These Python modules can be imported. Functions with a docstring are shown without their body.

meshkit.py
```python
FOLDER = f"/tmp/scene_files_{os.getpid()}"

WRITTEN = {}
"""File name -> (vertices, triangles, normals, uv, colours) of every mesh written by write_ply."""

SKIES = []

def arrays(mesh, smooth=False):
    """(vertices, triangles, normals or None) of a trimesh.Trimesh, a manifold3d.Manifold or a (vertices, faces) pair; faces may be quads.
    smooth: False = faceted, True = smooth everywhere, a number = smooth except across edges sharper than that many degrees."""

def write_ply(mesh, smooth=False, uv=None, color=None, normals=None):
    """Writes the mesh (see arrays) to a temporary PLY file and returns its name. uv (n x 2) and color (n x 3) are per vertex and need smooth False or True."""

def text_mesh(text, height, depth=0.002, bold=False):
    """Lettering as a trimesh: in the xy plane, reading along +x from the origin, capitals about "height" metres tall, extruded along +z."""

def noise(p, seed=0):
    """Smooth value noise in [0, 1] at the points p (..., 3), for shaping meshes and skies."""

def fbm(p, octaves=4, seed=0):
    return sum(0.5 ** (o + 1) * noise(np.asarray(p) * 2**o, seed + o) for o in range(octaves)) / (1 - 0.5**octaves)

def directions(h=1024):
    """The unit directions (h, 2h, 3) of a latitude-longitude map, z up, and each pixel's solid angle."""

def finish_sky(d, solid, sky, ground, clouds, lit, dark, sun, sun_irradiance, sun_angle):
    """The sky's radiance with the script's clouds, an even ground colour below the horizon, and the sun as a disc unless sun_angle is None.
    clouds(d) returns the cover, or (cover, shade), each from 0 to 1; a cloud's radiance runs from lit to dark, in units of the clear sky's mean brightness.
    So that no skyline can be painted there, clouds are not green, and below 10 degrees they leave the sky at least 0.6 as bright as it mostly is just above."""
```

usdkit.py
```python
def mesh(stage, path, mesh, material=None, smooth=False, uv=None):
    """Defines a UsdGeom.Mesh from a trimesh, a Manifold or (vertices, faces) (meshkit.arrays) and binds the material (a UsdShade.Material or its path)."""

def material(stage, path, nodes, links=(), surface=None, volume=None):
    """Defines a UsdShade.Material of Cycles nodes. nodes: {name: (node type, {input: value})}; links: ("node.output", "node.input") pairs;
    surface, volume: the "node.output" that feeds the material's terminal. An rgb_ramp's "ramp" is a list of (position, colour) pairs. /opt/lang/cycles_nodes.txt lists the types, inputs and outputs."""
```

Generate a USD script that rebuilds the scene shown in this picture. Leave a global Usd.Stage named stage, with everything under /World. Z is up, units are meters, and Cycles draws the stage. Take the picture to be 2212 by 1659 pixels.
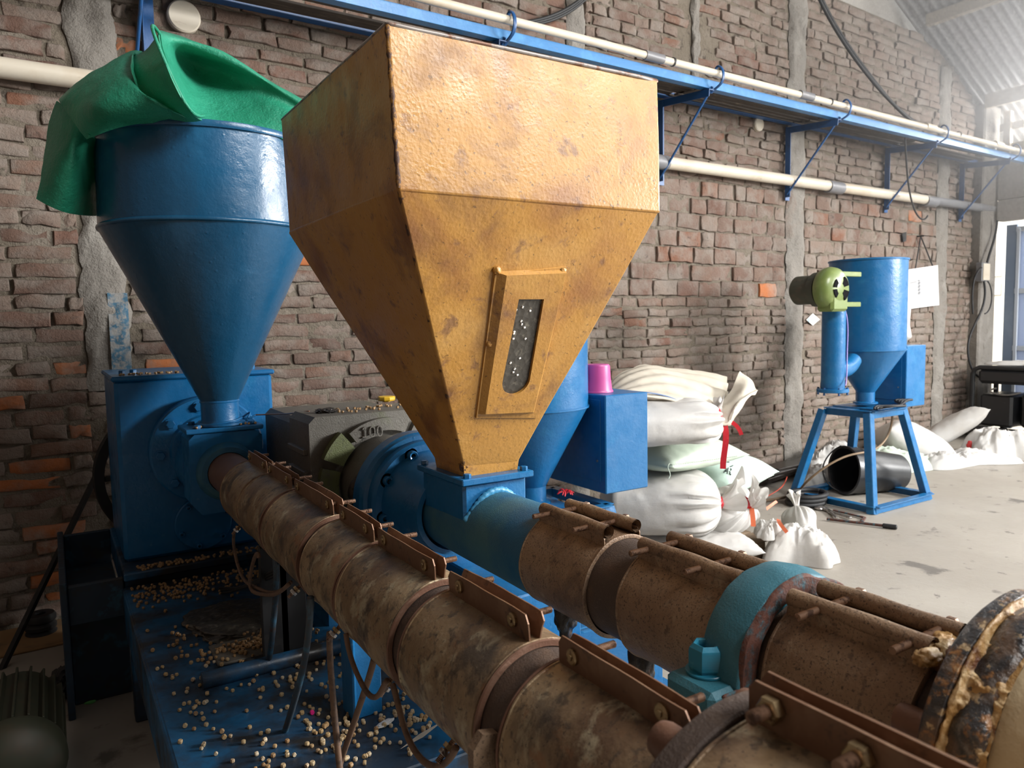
import math, random
import numpy as np, trimesh
import manifold3d as m3
from shapely.geometry import Polygon, Point, box as sbox
from scipy.interpolate import RectBivariateSpline, CubicSpline
import usdkit, meshkit
from pxr import Usd, UsdGeom, UsdLux, UsdShade, Sdf, Gf, Vt

rng = np.random.default_rng(11)
random.seed(11)
stage = Usd.Stage.CreateInMemory()
UsdGeom.SetStageUpAxis(stage, UsdGeom.Tokens.z)
UsdGeom.SetStageMetersPerUnit(stage, 1.0)
UsdGeom.Xform.Define(stage, '/World')
UsdGeom.Scope.Define(stage, '/World/Looks')

EXPOSURE, DOME, HAZE = 0.2, 0.4, 0.42
KEYS = [('doorway_daylight', (7.7, -2.1, 2.7), (0.8, 2.0, 1.0), 2.0, 1.0, 112.0, (1.0, 0.99, 0.97)),  # out of view, placed to light the machines from the right
        ('entrance_daylight', (3.0, -2.4, 4.3), (0.9, 1.3, 0.9), 2.2, 1.6, 29.0, (1.0, 0.99, 0.97)),  # out of view, placed to light the hopper front and barrel tops
        ('clerestory_daylight', (8.15, 1.7, 2.90), (5.0, 2.4, 2.7), 3.0, 0.34, 108.0, (1.0, 0.99, 0.98)),  # out of view, placed to brighten the haze in the upper corner
        ('yard_daylight', (8.7, 5.4, 3.6), (9.6, 4.3, 1.5), 1.6, 1.6, 40.0, (1.0, 0.98, 0.94))]  # out of view, placed to brighten the yard wall

# ---------------------------------------------------------------- camera
PW, PH, FPX = 2212, 1659, 1600.0
YAW, PITCH, ROLL = 31.86, 4.68, -1.11
EYE = np.array([0.0, 0.0, 1.2])
def _axes():
    y, p, r = np.radians([YAW, PITCH, ROLL])
    f = np.array([np.sin(y)*np.cos(p), np.cos(y)*np.cos(p), -np.sin(p)])
    rt = np.array([np.cos(y), -np.sin(y), 0]); up = np.cross(rt, f)
    return np.cos(r)*rt+np.sin(r)*up, -np.sin(r)*rt+np.cos(r)*up, f
RT, UPV, FW = _axes()
cam = UsdGeom.Camera.Define(stage, '/World/camera')
cam.CreateHorizontalApertureAttr(36.0); cam.CreateVerticalApertureAttr(27.0)
cam.CreateFocalLengthAttr(36.0*FPX/PW)
cam.CreateFStopAttr(9.0); cam.CreateFocusDistanceAttr(1.45)
cam.CreateClippingRangeAttr((0.03, 200.0))
m = Gf.Matrix4d(*[float(x) for x in (*RT, 0, *UPV, 0, *(-FW), 0, *EYE, 1)])
cam.AddTransformOp().Set(m)
cam.CreateExposureAttr(EXPOSURE)

# ---------------------------------------------------------------- light: sky dome and unseen daylight panels
dome = UsdLux.DomeLight.Define(stage, '/World/sky')
dome.CreateIntensityAttr(DOME); dome.CreateColorAttr(Gf.Vec3f(0.93, 0.97, 1.0))
def rect_light(name, pos, target, w, h, inten, col):
    L = UsdLux.RectLight.Define(stage, '/World/'+name)
    L.CreateWidthAttr(w); L.CreateHeightAttr(h); L.CreateIntensityAttr(inten); L.CreateColorAttr(Gf.Vec3f(*col))
    z = np.array(pos, float)-np.array(target, float); z /= np.linalg.norm(z)
    x = np.cross([0, 0, 1.0], z); x /= np.linalg.norm(x); y = np.cross(z, x)
    L.AddTransformOp().Set(Gf.Matrix4d(*[float(a) for a in (*x, 0, *y, 0, *z, 0, *pos, 1)]))
for k in KEYS: rect_light(*k)

# ---------------------------------------------------------------- helpers: pixels to points, prims, materials
def ray(px, py): return FW+RT*(px-PW/2)/FPX-UPV*(py-PH/2)/FPX
WALL0, WTAN = 3.568, math.tan(math.radians(2.0))
def at(px, py, X=None, Y=None, Z=None, wall=None):
    """The point seen at a pixel of the photograph, on the plane x=X, y=Y, z=Z or parallel to the brick wall."""
    d = ray(px, py)
    if X is not None: t = X/d[0]
    elif Y is not None: t = Y/d[1]
    elif Z is not None: t = (Z-EYE[2])/d[2]
    else: t = wall/(d[1]-d[0]*WTAN)
    return EYE+t*d
def project(p):
    d = np.atleast_2d(p)-EYE; z = d@FW
    return np.stack([PW/2+FPX*(d@RT)/z, PH/2-FPX*(d@UPV)/z, z], 1)
V = lambda *a: np.array(a, float)

counts = {}
def unique(parent, name):
    k = (parent, name); n = counts.get(k, 0); counts[k] = n+1
    return f'{parent}/{name}' + (f'_{n:03d}' if n else '')
class Node:
    def __init__(s, path, loc): s.path, s.loc = path, np.array(loc, float)
def data(prim, **kw):
    for k, v in kw.items():
        if v: prim.SetCustomDataByKey(k, v)
def thing(name, label, cat, loc=(0, 0, 0), group=None, kind=None):
    """An Xform at the thing's base; its children are its parts. Parts are given in world coordinates."""
    p = unique('/World', name); x = UsdGeom.Xform.Define(stage, p); x.AddTranslateOp().Set(Gf.Vec3d(*map(float, loc)))
    data(x.GetPrim(), label=label, category=cat, group=group, kind=kind)
    return Node(p, loc)
def part(t, name, mesh, mat, smooth=35, label=None, kind=None):
    v, f = raw(mesh)
    p = unique(t.path, name)
    pr = usdkit.mesh(stage, p, (v-t.loc, f), mat, smooth).GetPrim()
    data(pr, label=label, kind=kind)
    return Node(p, t.loc)
def single(name, mesh, mat, label, cat, group=None, kind=None, smooth=35):
    v, f = raw(mesh); p = unique('/World', name)
    pr = usdkit.mesh(stage, p, (v, f), mat, smooth).GetPrim()
    data(pr, label=label, category=cat, group=group, kind=kind)
    return Node(p, (0, 0, 0))
def raw(m):
    if hasattr(m, 'to_mesh'):
        q = m.to_mesh(); return np.array(q.vert_properties[:, :3], float), np.array(q.tri_verts, int)
    if isinstance(m, (tuple, list)) and isinstance(m[0], np.ndarray):
        v, f = m
        if f.shape[1] == 4: f = np.vstack([f[:, [0, 1, 2]], f[:, [0, 2, 3]]])
        return np.array(v, float), f
    if isinstance(m, list): return cat_(m)
    return np.array(m.vertices, float), np.array(m.faces, int)
def cat_(ms):
    vs, fs, n = [], [], 0
    for m in ms:
        v, f = raw(m); vs.append(v); fs.append(f+n); n += len(v)
    return np.vstack(vs), np.vstack(fs)

# --- mesh builders (all in world metres)
def frame_of(axis):
    a = np.array(axis, float); a /= np.linalg.norm(a)
    h = V(0, 0, 1) if abs(a[2]) < 0.9 else V(1, 0, 0)
    x = np.cross(h, a); x /= np.linalg.norm(x); y = np.cross(a, x)
    return np.stack([x, y, a], 1)
def place(m, M=None, t=(0, 0, 0)):
    v, f = raw(m)
    if M is not None: v = v@np.asarray(M).T
    return v+np.array(t, float), f
def rz(deg): c, s = math.cos(math.radians(deg)), math.sin(math.radians(deg)); return np.array([[c, -s, 0], [s, c, 0], [0, 0, 1.0]])
def rx(deg): c, s = math.cos(math.radians(deg)), math.sin(math.radians(deg)); return np.array([[1.0, 0, 0], [0, c, -s], [0, s, c]])
def ry(deg): c, s = math.cos(math.radians(deg)), math.sin(math.radians(deg)); return np.array([[c, 0, s], [0, 1.0, 0], [-s, 0, c]])
def box(x0, x1, y0, y1, z0, z1, b=0.004):
    """A box with chamfered edges."""
    lo, hi = np.minimum([x0, y0, z0], [x1, y1, z1]), np.maximum([x0, y0, z0], [x1, y1, z1])
    b = min(b, *( (hi-lo)/2.5))
    pts = []
    for sx in (0, 1):
        for sy in (0, 1):
            for sz in (0, 1):
                c = np.where([sx, sy, sz], hi, lo); d = np.where([sx, sy, sz], -b, b)
                for k in range(3):
                    p = c+d; p[k] = c[k]; pts.append(p)
    return raw(m3.Manifold.hull_points(np.array(pts)))
def lathe(profile, n=48, axis=(0, 0, 1), origin=(0, 0, 0), noise=0, seed=0, a0=0, a1=360, closed=True):
    """Revolve (r, h) pairs about an axis."""
    pr = np.array(profile, float); full = abs(a1-a0) >= 360
    k = n if full else n+1
    th = np.radians(a0+(a1-a0)*np.arange(k)/n)
    v = np.stack([np.outer(pr[:, 0], np.cos(th)), np.outer(pr[:, 0], np.sin(th)), np.repeat(pr[:, 1:2], k, 1)], -1)
    if noise:
        d = meshkit.fbm(v*18+seed*7.3, 3, seed)-0.5
        v[..., :2] *= (1+noise*d[..., None]*2/np.maximum(pr[:, 0], 1e-3)[:, None, None])
    m_ = len(pr); idx = np.arange(m_*k).reshape(m_, k); fs = []
    for i in range(m_-1):
        a = idx[i]; b = idx[i+1]
        a2, b2 = (np.roll(a, -1), np.roll(b, -1)) if full else (a[1:], b[1:])
        a1_, b1_ = (a, b) if full else (a[:-1], b[:-1])
        fs.append(np.stack([a1_, a2, b2, b1_], 1))
    v = v.reshape(-1, 3)@frame_of(axis).T+np.array(origin, float)
    f = np.vstack(fs); f = np.vstack([f[:, [0, 1, 2]], f[:, [0, 2, 3]]])
    return v, f
def cyl(p0, p1, r, n=24, r1=None, b=0.0):
    p0, p1 = np.array(p0, float), np.array(p1, float); L = np.linalg.norm(p1-p0); r1 = r if r1 is None else r1
    b = min(b, L/3)
    prof = [(1e-5, 0), (r-b, 0), (r, b), (r1, L-b), (r1-b, L), (1e-5, L)] if b else [(1e-5, 0), (r, 0), (r1, L), (1e-5, L)]
    return lathe(prof, n, p1-p0, p0)
def hollow(p0, p1, r, t, n=24):
    p0, p1 = np.array(p0, float), np.array(p1, float); L = np.linalg.norm(p1-p0)
    return lathe([(r-t, 0), (r, 0), (r, L), (r-t, L), (r-t, 0)], n, p1-p0, p0)
def spline(pts, n=40):
    pts = np.array(pts, float); s = np.r_[0, np.cumsum(np.linalg.norm(np.diff(pts, axis=0), axis=1))]
    return CubicSpline(s, pts)(np.linspace(0, s[-1], n)) if len(pts) > 2 else pts[0]+(pts[-1]-pts[0])*np.linspace(0, 1, max(2, n//8))[:, None]
def tube(path, r, n=8, caps=True, flat=None):
    path = np.array(path, float); k = len(path)
    T = np.gradient(path, axis=0); T /= np.linalg.norm(T, axis=1)[:, None]
    h = V(0, 0, 1) if abs(T[0, 2]) < 0.9 else V(1, 0, 0)
    x = np.cross(h, T[0]); x /= np.linalg.norm(x); rings = []
    rr = np.broadcast_to(r, k); th = 2*np.pi*np.arange(n)/n
    for i in range(k):
        x = x-T[i]*(x@T[i]); x /= np.linalg.norm(x); y = np.cross(T[i], x)
        a, b_ = (rr[i], rr[i]) if flat is None else (rr[i], rr[i]*flat)
        rings.append(path[i]+np.outer(np.cos(th), x)*a+np.outer(np.sin(th), y)*b_)
    v = np.vstack(rings); idx = np.arange(k*n).reshape(k, n); fs = []
    for i in range(k-1):
        a, b_ = idx[i], idx[i+1]
        fs.append(np.stack([a, np.roll(a, -1), np.roll(b_, -1), b_], 1))
    f = np.vstack(fs); f = np.vstack([f[:, [0, 1, 2]], f[:, [0, 2, 3]]])
    if caps:
        v = np.vstack([v, path[:1], path[-1:]]); c0, c1 = k*n, k*n+1
        a, b_ = idx[0], idx[-1]
        f = np.vstack([f, np.stack([np.full(n, c0), np.roll(a, -1), a], 1), np.stack([np.full(n, c1), b_, np.roll(b_, -1)], 1)])
    return v, f
def bar(p0, p1, w, h, b=0.002, up=(0, 0, 1)):
    """A rectangular bar from p0 to p1."""
    p0, p1 = np.array(p0, float), np.array(p1, float); a = p1-p0; L = np.linalg.norm(a); a /= L
    s = np.cross(np.array(up, float), a)
    if np.linalg.norm(s) < 1e-3: s = np.cross(V(1, 0, 0), a)
    s /= np.linalg.norm(s); u = np.cross(a, s)
    return place(box(-w/2, w/2, 0, L, -h/2, h/2, b), np.stack([s, a, u], 1), p0)
def plate(poly, t, b=0.0, M=None, o=(0, 0, 0)):
    """A flat plate cut to a shapely polygon (x, y), thickness t along z, then turned by M and moved to o."""
    m_ = trimesh.creation.extrude_polygon(poly, t, engine='earcut')
    return place((np.array(m_.vertices), np.array(m_.faces)), M, o)
def hexnut(c, axis, r, h, n=6, dome=0.15):
    return lathe([(1e-5, 0), (r*0.96, 0), (r, h*0.1), (r, h*(1-dome)), (r*0.86, h), (1e-5, h)], n, axis, c)
def thread(p0, p1, r, pitch=0.0018, n=14):
    p0, p1 = np.array(p0, float), np.array(p1, float); L = np.linalg.norm(p1-p0); k = max(3, int(L/pitch))
    pr = [(1e-5, 0)]
    for i in range(k): pr += [(r*0.86, L*i/k), (r, L*(i+0.5)/k)]
    pr += [(r*0.84, L), (1e-5, L)]
    return lathe(pr, n, p1-p0, p0)
def ring_band(c0, R, y0, y1, t=0.004, n=72, noise=0.0, seed=0, gap=None):
    """A sheet-metal band about the y axis with rolled edges. gap: half width in degrees left open at the top."""
    L = y1-y0; e = 0.004
    pr = [(R-t, 0), (R-0.001, 0), (R+0.0012, 0.001), (R+0.0012, e-0.001), (R, e), (R, L*0.25), (R, L*0.5), (R, L*0.75), (R, L-e), (R+0.0012, L-e+0.001), (R+0.0012, L-0.001), (R-0.001, L), (R-t, L)]
    v, f = lathe(pr, n, (0, 1, 0), (c0[0], y0, c0[1]), noise, seed)
    return v, f
def patch(rows, n=(26, 26), wr=0.0, seed=0, th=0.004, fr=9):
    """A cloth sheet through a grid of points given as (pixel x, pixel y, depth plane y); with thickness."""
    P = np.array([[at(a, b, Y=c) for a, b, c in r] for r in rows]); u = np.linspace(0, 1, P.shape[0]); w = np.linspace(0, 1, P.shape[1])
    U, W_ = np.linspace(0, 1, n[0]), np.linspace(0, 1, n[1])
    S = np.stack([RectBivariateSpline(u, w, P[..., k], kx=min(2, len(u)-1), ky=min(2, len(w)-1))(U, W_) for k in range(3)], -1)
    N = np.cross(np.gradient(S, axis=0), np.gradient(S, axis=1)); N /= np.maximum(np.linalg.norm(N, axis=-1, keepdims=True), 1e-9)
    if wr: S = S+N*((meshkit.fbm(S*fr+seed*3.1, 4, seed)-0.5)*2*wr)[..., None]
    return solid_sheet(S, N, th)
def solid_sheet(S, N, th):
    a, b_ = S.shape[:2]; v = np.vstack([(S+N*th/2).reshape(-1, 3), (S-N*th/2).reshape(-1, 3)]); i = np.arange(a*b_).reshape(a, b_); o = a*b_
    q = np.stack([i[:-1, :-1], i[1:, :-1], i[1:, 1:], i[:-1, 1:]], -1).reshape(-1, 4)
    fs = [q, q[:, ::-1]+o]
    for e in (i[0], i[-1][::-1], i[:, 0][::-1], i[:, -1]): fs.append(np.stack([e[:-1], e[1:], e[1:]+o, e[:-1]+o], 1))
    f = np.vstack(fs); return v, np.vstack([f[:, [0, 1, 2]], f[:, [0, 2, 3]]])
def rot_to(xdir, up=(0, 0, 1)):
    x = np.array(xdir, float); x /= np.linalg.norm(x); y = np.cross(np.array(up, float), x); y /= np.linalg.norm(y)
    return np.stack([x, y, np.cross(x, y)], 1)
def pillow(L, W, T, seed=0, n=44, flat=0.35, wr=0.010, pw=3.0):
    """A filled sewn sack lying flat: length along x, corners pointed, belly wrinkled. Base at z=0."""
    u = np.linspace(-1, 1, n); U, W_ = np.meshgrid(u, np.linspace(-1, 1, int(n*0.8)), indexing='ij')
    pin = 1-0.10*(1-np.abs(U)**2)*0-0.09*(np.abs(W_)**2)*(1-U**2)
    X = U*L/2*(1-0.07*(1-W_**2)*0+0.0)*(1-0.06*(1-np.abs(W_)**3)*np.abs(U)**8); Yc = W_*W/2*(1-0.10*(1-U**2)**0.6*0-0.05*np.abs(U)**6*(1-np.abs(W_)**6))
    h = ((1-np.abs(U)**pw)*(1-np.abs(W_)**pw)); h = np.maximum(h, 0)**0.55
    ang = np.arctan2(np.abs(W_)-1.0, np.abs(U)-1.0); edge = np.minimum(1-np.abs(U), 1-np.abs(W_))
    pl = np.sin(9*np.pi*W_+2*np.sin(3*U+seed))*np.exp(-((1-np.abs(U))/0.16)**2)*0.5+np.sin(7*np.pi*U+seed)*np.exp(-((1-np.abs(W_))/0.12)**2)*0.35
    nz = meshkit.fbm(np.stack([U*3.2+seed*5.1, W_*2.6, U*0+seed], -1), 4, seed)-0.5
    d = wr*(pl+nz*1.6)*np.minimum(1, edge*8)
    top = np.stack([X, Yc, T*flat+T*(1-flat)*h+d], -1)
    bot = np.stack([X, Yc, T*flat-T*flat*np.minimum(1, h*1.15)+d*0.3], -1)
    a, b_ = U.shape; i = np.arange(a*b_).reshape(a, b_); o = a*b_
    q = np.stack([i[:-1, :-1], i[1:, :-1], i[1:, 1:], i[:-1, 1:]], -1).reshape(-1, 4)
    v = np.vstack([top.reshape(-1, 3), bot.reshape(-1, 3)]); f = np.vstack([q, q[:, ::-1]+o])
    m_ = trimesh.Trimesh(v, np.vstack([f[:, [0, 1, 2]], f[:, [0, 2, 3]]]), process=False); m_.merge_vertices(digits_vertex=5)
    return np.array(m_.vertices), np.array(m_.faces)
def tied_sack(L, W, T, seed=0, nk=0.03, frill=0.13, fr_r=0.10, n=64, k=46, pleats=13, bend=(0, 0)):
    """A filled sack lying along x, its mouth gathered and tied at x=L, a frill of cloth beyond the tie. Base near z=0."""
    s = np.linspace(0, 1, k); th = 2*np.pi*np.arange(n)/n
    body = np.minimum(1, (s/0.12+1e-3)**0.45)*np.where(s < 0.68, 1.0, np.sqrt(np.maximum(1e-6, 1-((s-0.68)/0.345)**2.2)))
    A = np.maximum(body*W/2, nk); B = np.maximum(body*T/2, nk)
    near = np.clip((s-0.5)/0.5, 0, 1)
    rs = []
    ph = rng.uniform(0, 6, 4)
    for j in range(k):
        pl = 1+near[j]**1.2*0.135*(np.sin(pleats*th+ph[0])+0.6*np.sin((pleats+6)*th+ph[1]))+0.02*np.sin(2*th+3*s[j]*3+ph[2])
        ex = 2.6
        c, sn = np.cos(th), np.sin(th)
        y = A[j]*np.sign(c)*np.abs(c)**(2/ex)*pl; z = B[j]*np.sign(sn)*np.abs(sn)**(2/ex)*pl
        z = z-np.minimum(0, z+B[j]*0.85)*0.6
        rs.append(np.stack([np.full(n, s[j]*L), y, z+T/2], 1))
    kf = 12
    for j in range(1, kf+1):
        q = j/kf; r = nk+(fr_r-nk)*q**1.2
        pl = 1+0.42*q*np.sin(5*th+ph[3])+0.25*q*np.sin(9*th+ph[1])
        xx = L+frill*q*(1+0.25*np.sin(3*th+ph[2])*q)
        rs.append(np.stack([xx+0*th, r*np.cos(th)*pl*0.7, r*np.sin(th)*pl+T/2+bend[1]*q*q], 1)+np.array([0, bend[0]*q*q, 0]))
    S = np.stack(rs); nz = meshkit.fbm(S*9+seed*4.7, 3, seed)-0.5
    S[..., 2] += nz*0.018; S[..., 1] += nz[::-1]*0.012
    S[..., 2] = np.maximum(S[..., 2], 0.0)
    kk = len(rs); idx = np.arange(kk*n).reshape(kk, n); fs = []
    for j in range(kk-1):
        a, b_ = idx[j], idx[j+1]; fs.append(np.stack([a, b_, np.roll(b_, -1), np.roll(a, -1)], 1))
    f = np.vstack(fs); f = np.vstack([f[:, [0, 1, 2]], f[:, [0, 2, 3]]])
    v = np.vstack([S.reshape(-1, 3), S[0].mean(0)]); e = idx[0]
    f = np.vstack([f, np.stack([np.full(n, kk*n), e, np.roll(e, -1)], 1)])
    return v, f
def crumple(L, W, H, seed=0, n=46, amp=0.05, fq=7.0):
    """An empty crumpled sack thrown on the floor: a closed lumpy sheet, base at z=0."""
    u = np.linspace(-1, 1, n); U, W_ = np.meshgrid(u, u, indexing='ij')
    r = np.sqrt(U**2+W_**2); a = np.arctan2(W_, U)
    sc = np.maximum(np.abs(U), np.abs(W_))/np.maximum(r, 1e-6)
    edge = 1+0.22*np.sin(3*a+seed)+0.13*np.sin(5*a+seed*2.1)+0.06*np.sin(9*a)
    X, Yc = U*sc*L/2*edge, W_*sc*W/2*edge
    rr = np.clip(r*sc, 0, 1); env = np.clip(1-rr**3, 0, 1)**0.7
    P = np.stack([X*fq+seed, Yc*fq, 0*X+seed], -1)
    rid = 1-np.abs(2*meshkit.fbm(P, 3, seed)-1); rid2 = 1-np.abs(2*meshkit.fbm(P*2.3, 2, seed+5)-1)
    Z = env*(H*(0.35+0.65*meshkit.noise(P*0.35, seed+2))+amp*(rid*1.3+rid2*0.6-1.0))+0.004
    Z = np.maximum(Z, 0.003); bot = np.stack([X, Yc, 0*Z], -1); top = np.stack([X, Yc, Z], -1)
    i = np.arange(n*n).reshape(n, n); o = n*n
    q = np.stack([i[:-1, :-1], i[1:, :-1], i[1:, 1:], i[:-1, 1:]], -1).reshape(-1, 4); fs = [q, q[:, ::-1]+o]
    for e in (i[0], i[-1][::-1], i[:, 0][::-1], i[:, -1]): fs.append(np.stack([e[:-1], e[:-1]+o, e[1:]+o, e[1:]], 1))
    f = np.vstack(fs); return np.vstack([top.reshape(-1, 3), bot.reshape(-1, 3)]), np.vstack([f[:, [0, 1, 2]], f[:, [0, 2, 3]]])
def hit(mesh, px, py, lift=0.002):
    """Where the view line of a photo pixel first meets a mesh."""
    v, f = mesh; d = ray(px, py); a, b, c = v[f[:, 0]], v[f[:, 1]], v[f[:, 2]]
    e1, e2 = b-a, c-a; h = np.cross(d, e2); det = (e1*h).sum(1); det = np.where(np.abs(det) < 1e-12, 1e-12, det); s_ = EYE-a
    u = (s_*h).sum(1)/det; q = np.cross(s_, e1); w = (q@d)/det; t = (e2*q).sum(1)/det
    ok = (u >= 0) & (w >= 0) & (u+w <= 1) & (t > 0.05)
    if not ok.any(): return None
    k = np.where(ok)[0][np.argmin(t[ok])]; n = np.cross(e1[k], e2[k]); n /= np.linalg.norm(n); n = n if n@d < 0 else -n
    return EYE+t[k]*d+n*lift
def drawn(mesh, strokes, r=0.002):
    out = []
    for s_ in strokes:
        p = [hit(mesh, *q) for q in s_]; p = [q for q in p if q is not None]
        if len(p) > 1: out.append(tube(np.array(p), r, 5))
    return out
def blob(c, r, seed=0, amp=0.25, fq=3.0, sub=3):
    m_ = trimesh.creation.icosphere(sub); v = np.array(m_.vertices); d = meshkit.fbm(v*fq+seed*3.3, 3, seed)-0.5
    return v*(1+amp*2*d[:, None])*np.array(r)+np.array(c), np.array(m_.faces)

# ---------------------------------------------------------------- materials
BUMPK = 0.3
def mat(name, base, layers=(), rough=0.5, metal=0.0, bump=(), spec=0.5, rvar=None, vary=None, coat=0.0, sheen=0, trans=None, island=None):
    """Procedural paint, metal, cloth ...: base colour, layers of noise-shaped patches (scale, low, high, colour[, stretch]), bump octaves (kind, scale, distance)."""
    N = {'g': ('geometry', {}), 'p': ('principled_bsdf', {'roughness': rough, 'metallic': metal, 'specular_ior_level': spec, 'coat_weight': coat, 'coat_roughness': 0.2, 'sheen_weight': sheen}),
         'c0': ('color', {'value': base})}
    L = []; cur = 'c0.color'
    if vary or island:
        cols = vary or island
        N['v'] = ('rgb_ramp', {'ramp': [(i/(len(cols)-1), c) for i, c in enumerate(cols)]})
        if vary: N['oi'] = ('object_info', {}); L.append(('oi.random', 'v.fac'))
        else: L.append(('g.random_per_island', 'v.fac'))
        cur = 'v.color'
    for i, ly in enumerate(layers):
        sc, lo, hi, col = ly[:4]
        src = 'g.position'
        if len(ly) > 4 and ly[4] is not None:
            N[f'm{i}'] = ('mapping', {'scale': ly[4]}); L.append((src, f'm{i}.vector')); src = f'm{i}.vector'
        N[f'n{i}'] = ('noise_texture', {'scale': sc, 'detail': 6.0, 'roughness': 0.62, 'distortion': 0.3}); L.append((src, f'n{i}.vector'))
        N[f'r{i}'] = ('map_range', {'from_min': lo, 'from_max': hi, 'to_min': 0.0, 'to_max': ly[5] if len(ly) > 5 else 1.0, 'clamp': True}); L.append((f'n{i}.fac', f'r{i}.value'))
        N[f'x{i}'] = ('mix_color', {'b': col, 'fac': 0.5}); L += [(f'r{i}.result', f'x{i}.fac'), (cur, f'x{i}.a')]; cur = f'x{i}.result'
    L.append((cur, 'p.base_color'))
    if rvar:
        N['rn'] = ('noise_texture', {'scale': rvar[0], 'detail': 4.0}); N['rr'] = ('map_range', {'from_min': 0.3, 'from_max': 0.7, 'to_min': rvar[1], 'to_max': rvar[2], 'clamp': True})
        L += [('g.position', 'rn.vector'), ('rn.fac', 'rr.value'), ('rr.result', 'p.roughness')]
    prev = None
    for i, bp in enumerate(bump):
        kind, sc, dist = bp[:3]
        if kind == 'noise': N[f'bt{i}'] = ('noise_texture', {'scale': sc, 'detail': 5.0, 'roughness': 0.6}); out = f'bt{i}.fac'
        elif kind == 'pits':
            N[f'bt{i}'] = ('voronoi_texture', {'scale': sc, 'randomness': 1.0}); out = f'bt{i}.distance'
        elif kind == 'weave':
            N[f'bt{i}'] = ('checker_texture', {'scale': sc}); out = f'bt{i}.fac'
        elif kind == 'drops':
            N[f'bt{i}'] = ('voronoi_texture', {'scale': sc, 'randomness': 1.0}); N[f'bd{i}'] = ('map_range', {'from_min': 0.0, 'from_max': 0.16, 'to_min': 1.0, 'to_max': 0.0, 'clamp': True})
            L.append((f'bt{i}.distance', f'bd{i}.value')); out = f'bd{i}.result'
        L.append(('g.position', f'bt{i}.vector'))
        N[f'b{i}'] = ('bump', {'strength': 1.0, 'distance': dist*BUMPK*(bp[3] if len(bp) > 3 else 1)}); L.append((out, f'b{i}.height'))
        if prev: L.append((prev, f'b{i}.normal'))
        prev = f'b{i}.normal'
    if prev: L.append((prev, 'p.normal'))
    surf = 'p.BSDF'
    if trans:
        N['t'] = ('diffuse_bsdf', {}); N.pop('t')
        N['tl'] = ('translucent_bsdf', {'color': trans[1]}); N['mx'] = ('mix_closure', {'fac': trans[0]}); L += [('p.BSDF', 'mx.closure1'), ('tl.BSDF', 'mx.closure2')]; surf = 'mx.closure'
    return usdkit.material(stage, '/World/Looks/'+name, N, L, surface=surf)

BLUE = mat('blue_gloss_paint', (0.008, 0.118, 0.295), [(9, 0.56, 0.72, (0.016, 0.15, 0.33)), (40, 0.66, 0.74, (0.10, 0.22, 0.36), None, 0.5), (5.5, 0.62, 0.8, (0.02, 0.10, 0.24), None, 0.7)], 0.3, bump=[('noise', 55, 0.004), ('drops', 34, 0.0012), ('noise', 260, 0.0006)], rvar=(14, 0.22, 0.45))
BLUEH = mat('blue_hopper_paint', (0.011, 0.08, 0.17), [(7, 0.55, 0.75, (0.02, 0.11, 0.22)), (3.5, 0.6, 0.8, (0.03, 0.11, 0.21), (1, 1, 0.3), 0.6), (60, 0.72, 0.76, (0.30, 0.36, 0.38), None, 0.7)], 0.25, bump=[('noise', 40, 0.004), ('drops', 30, 0.0018), ('noise', 200, 0.0008)], rvar=(10, 0.18, 0.36))
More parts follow.
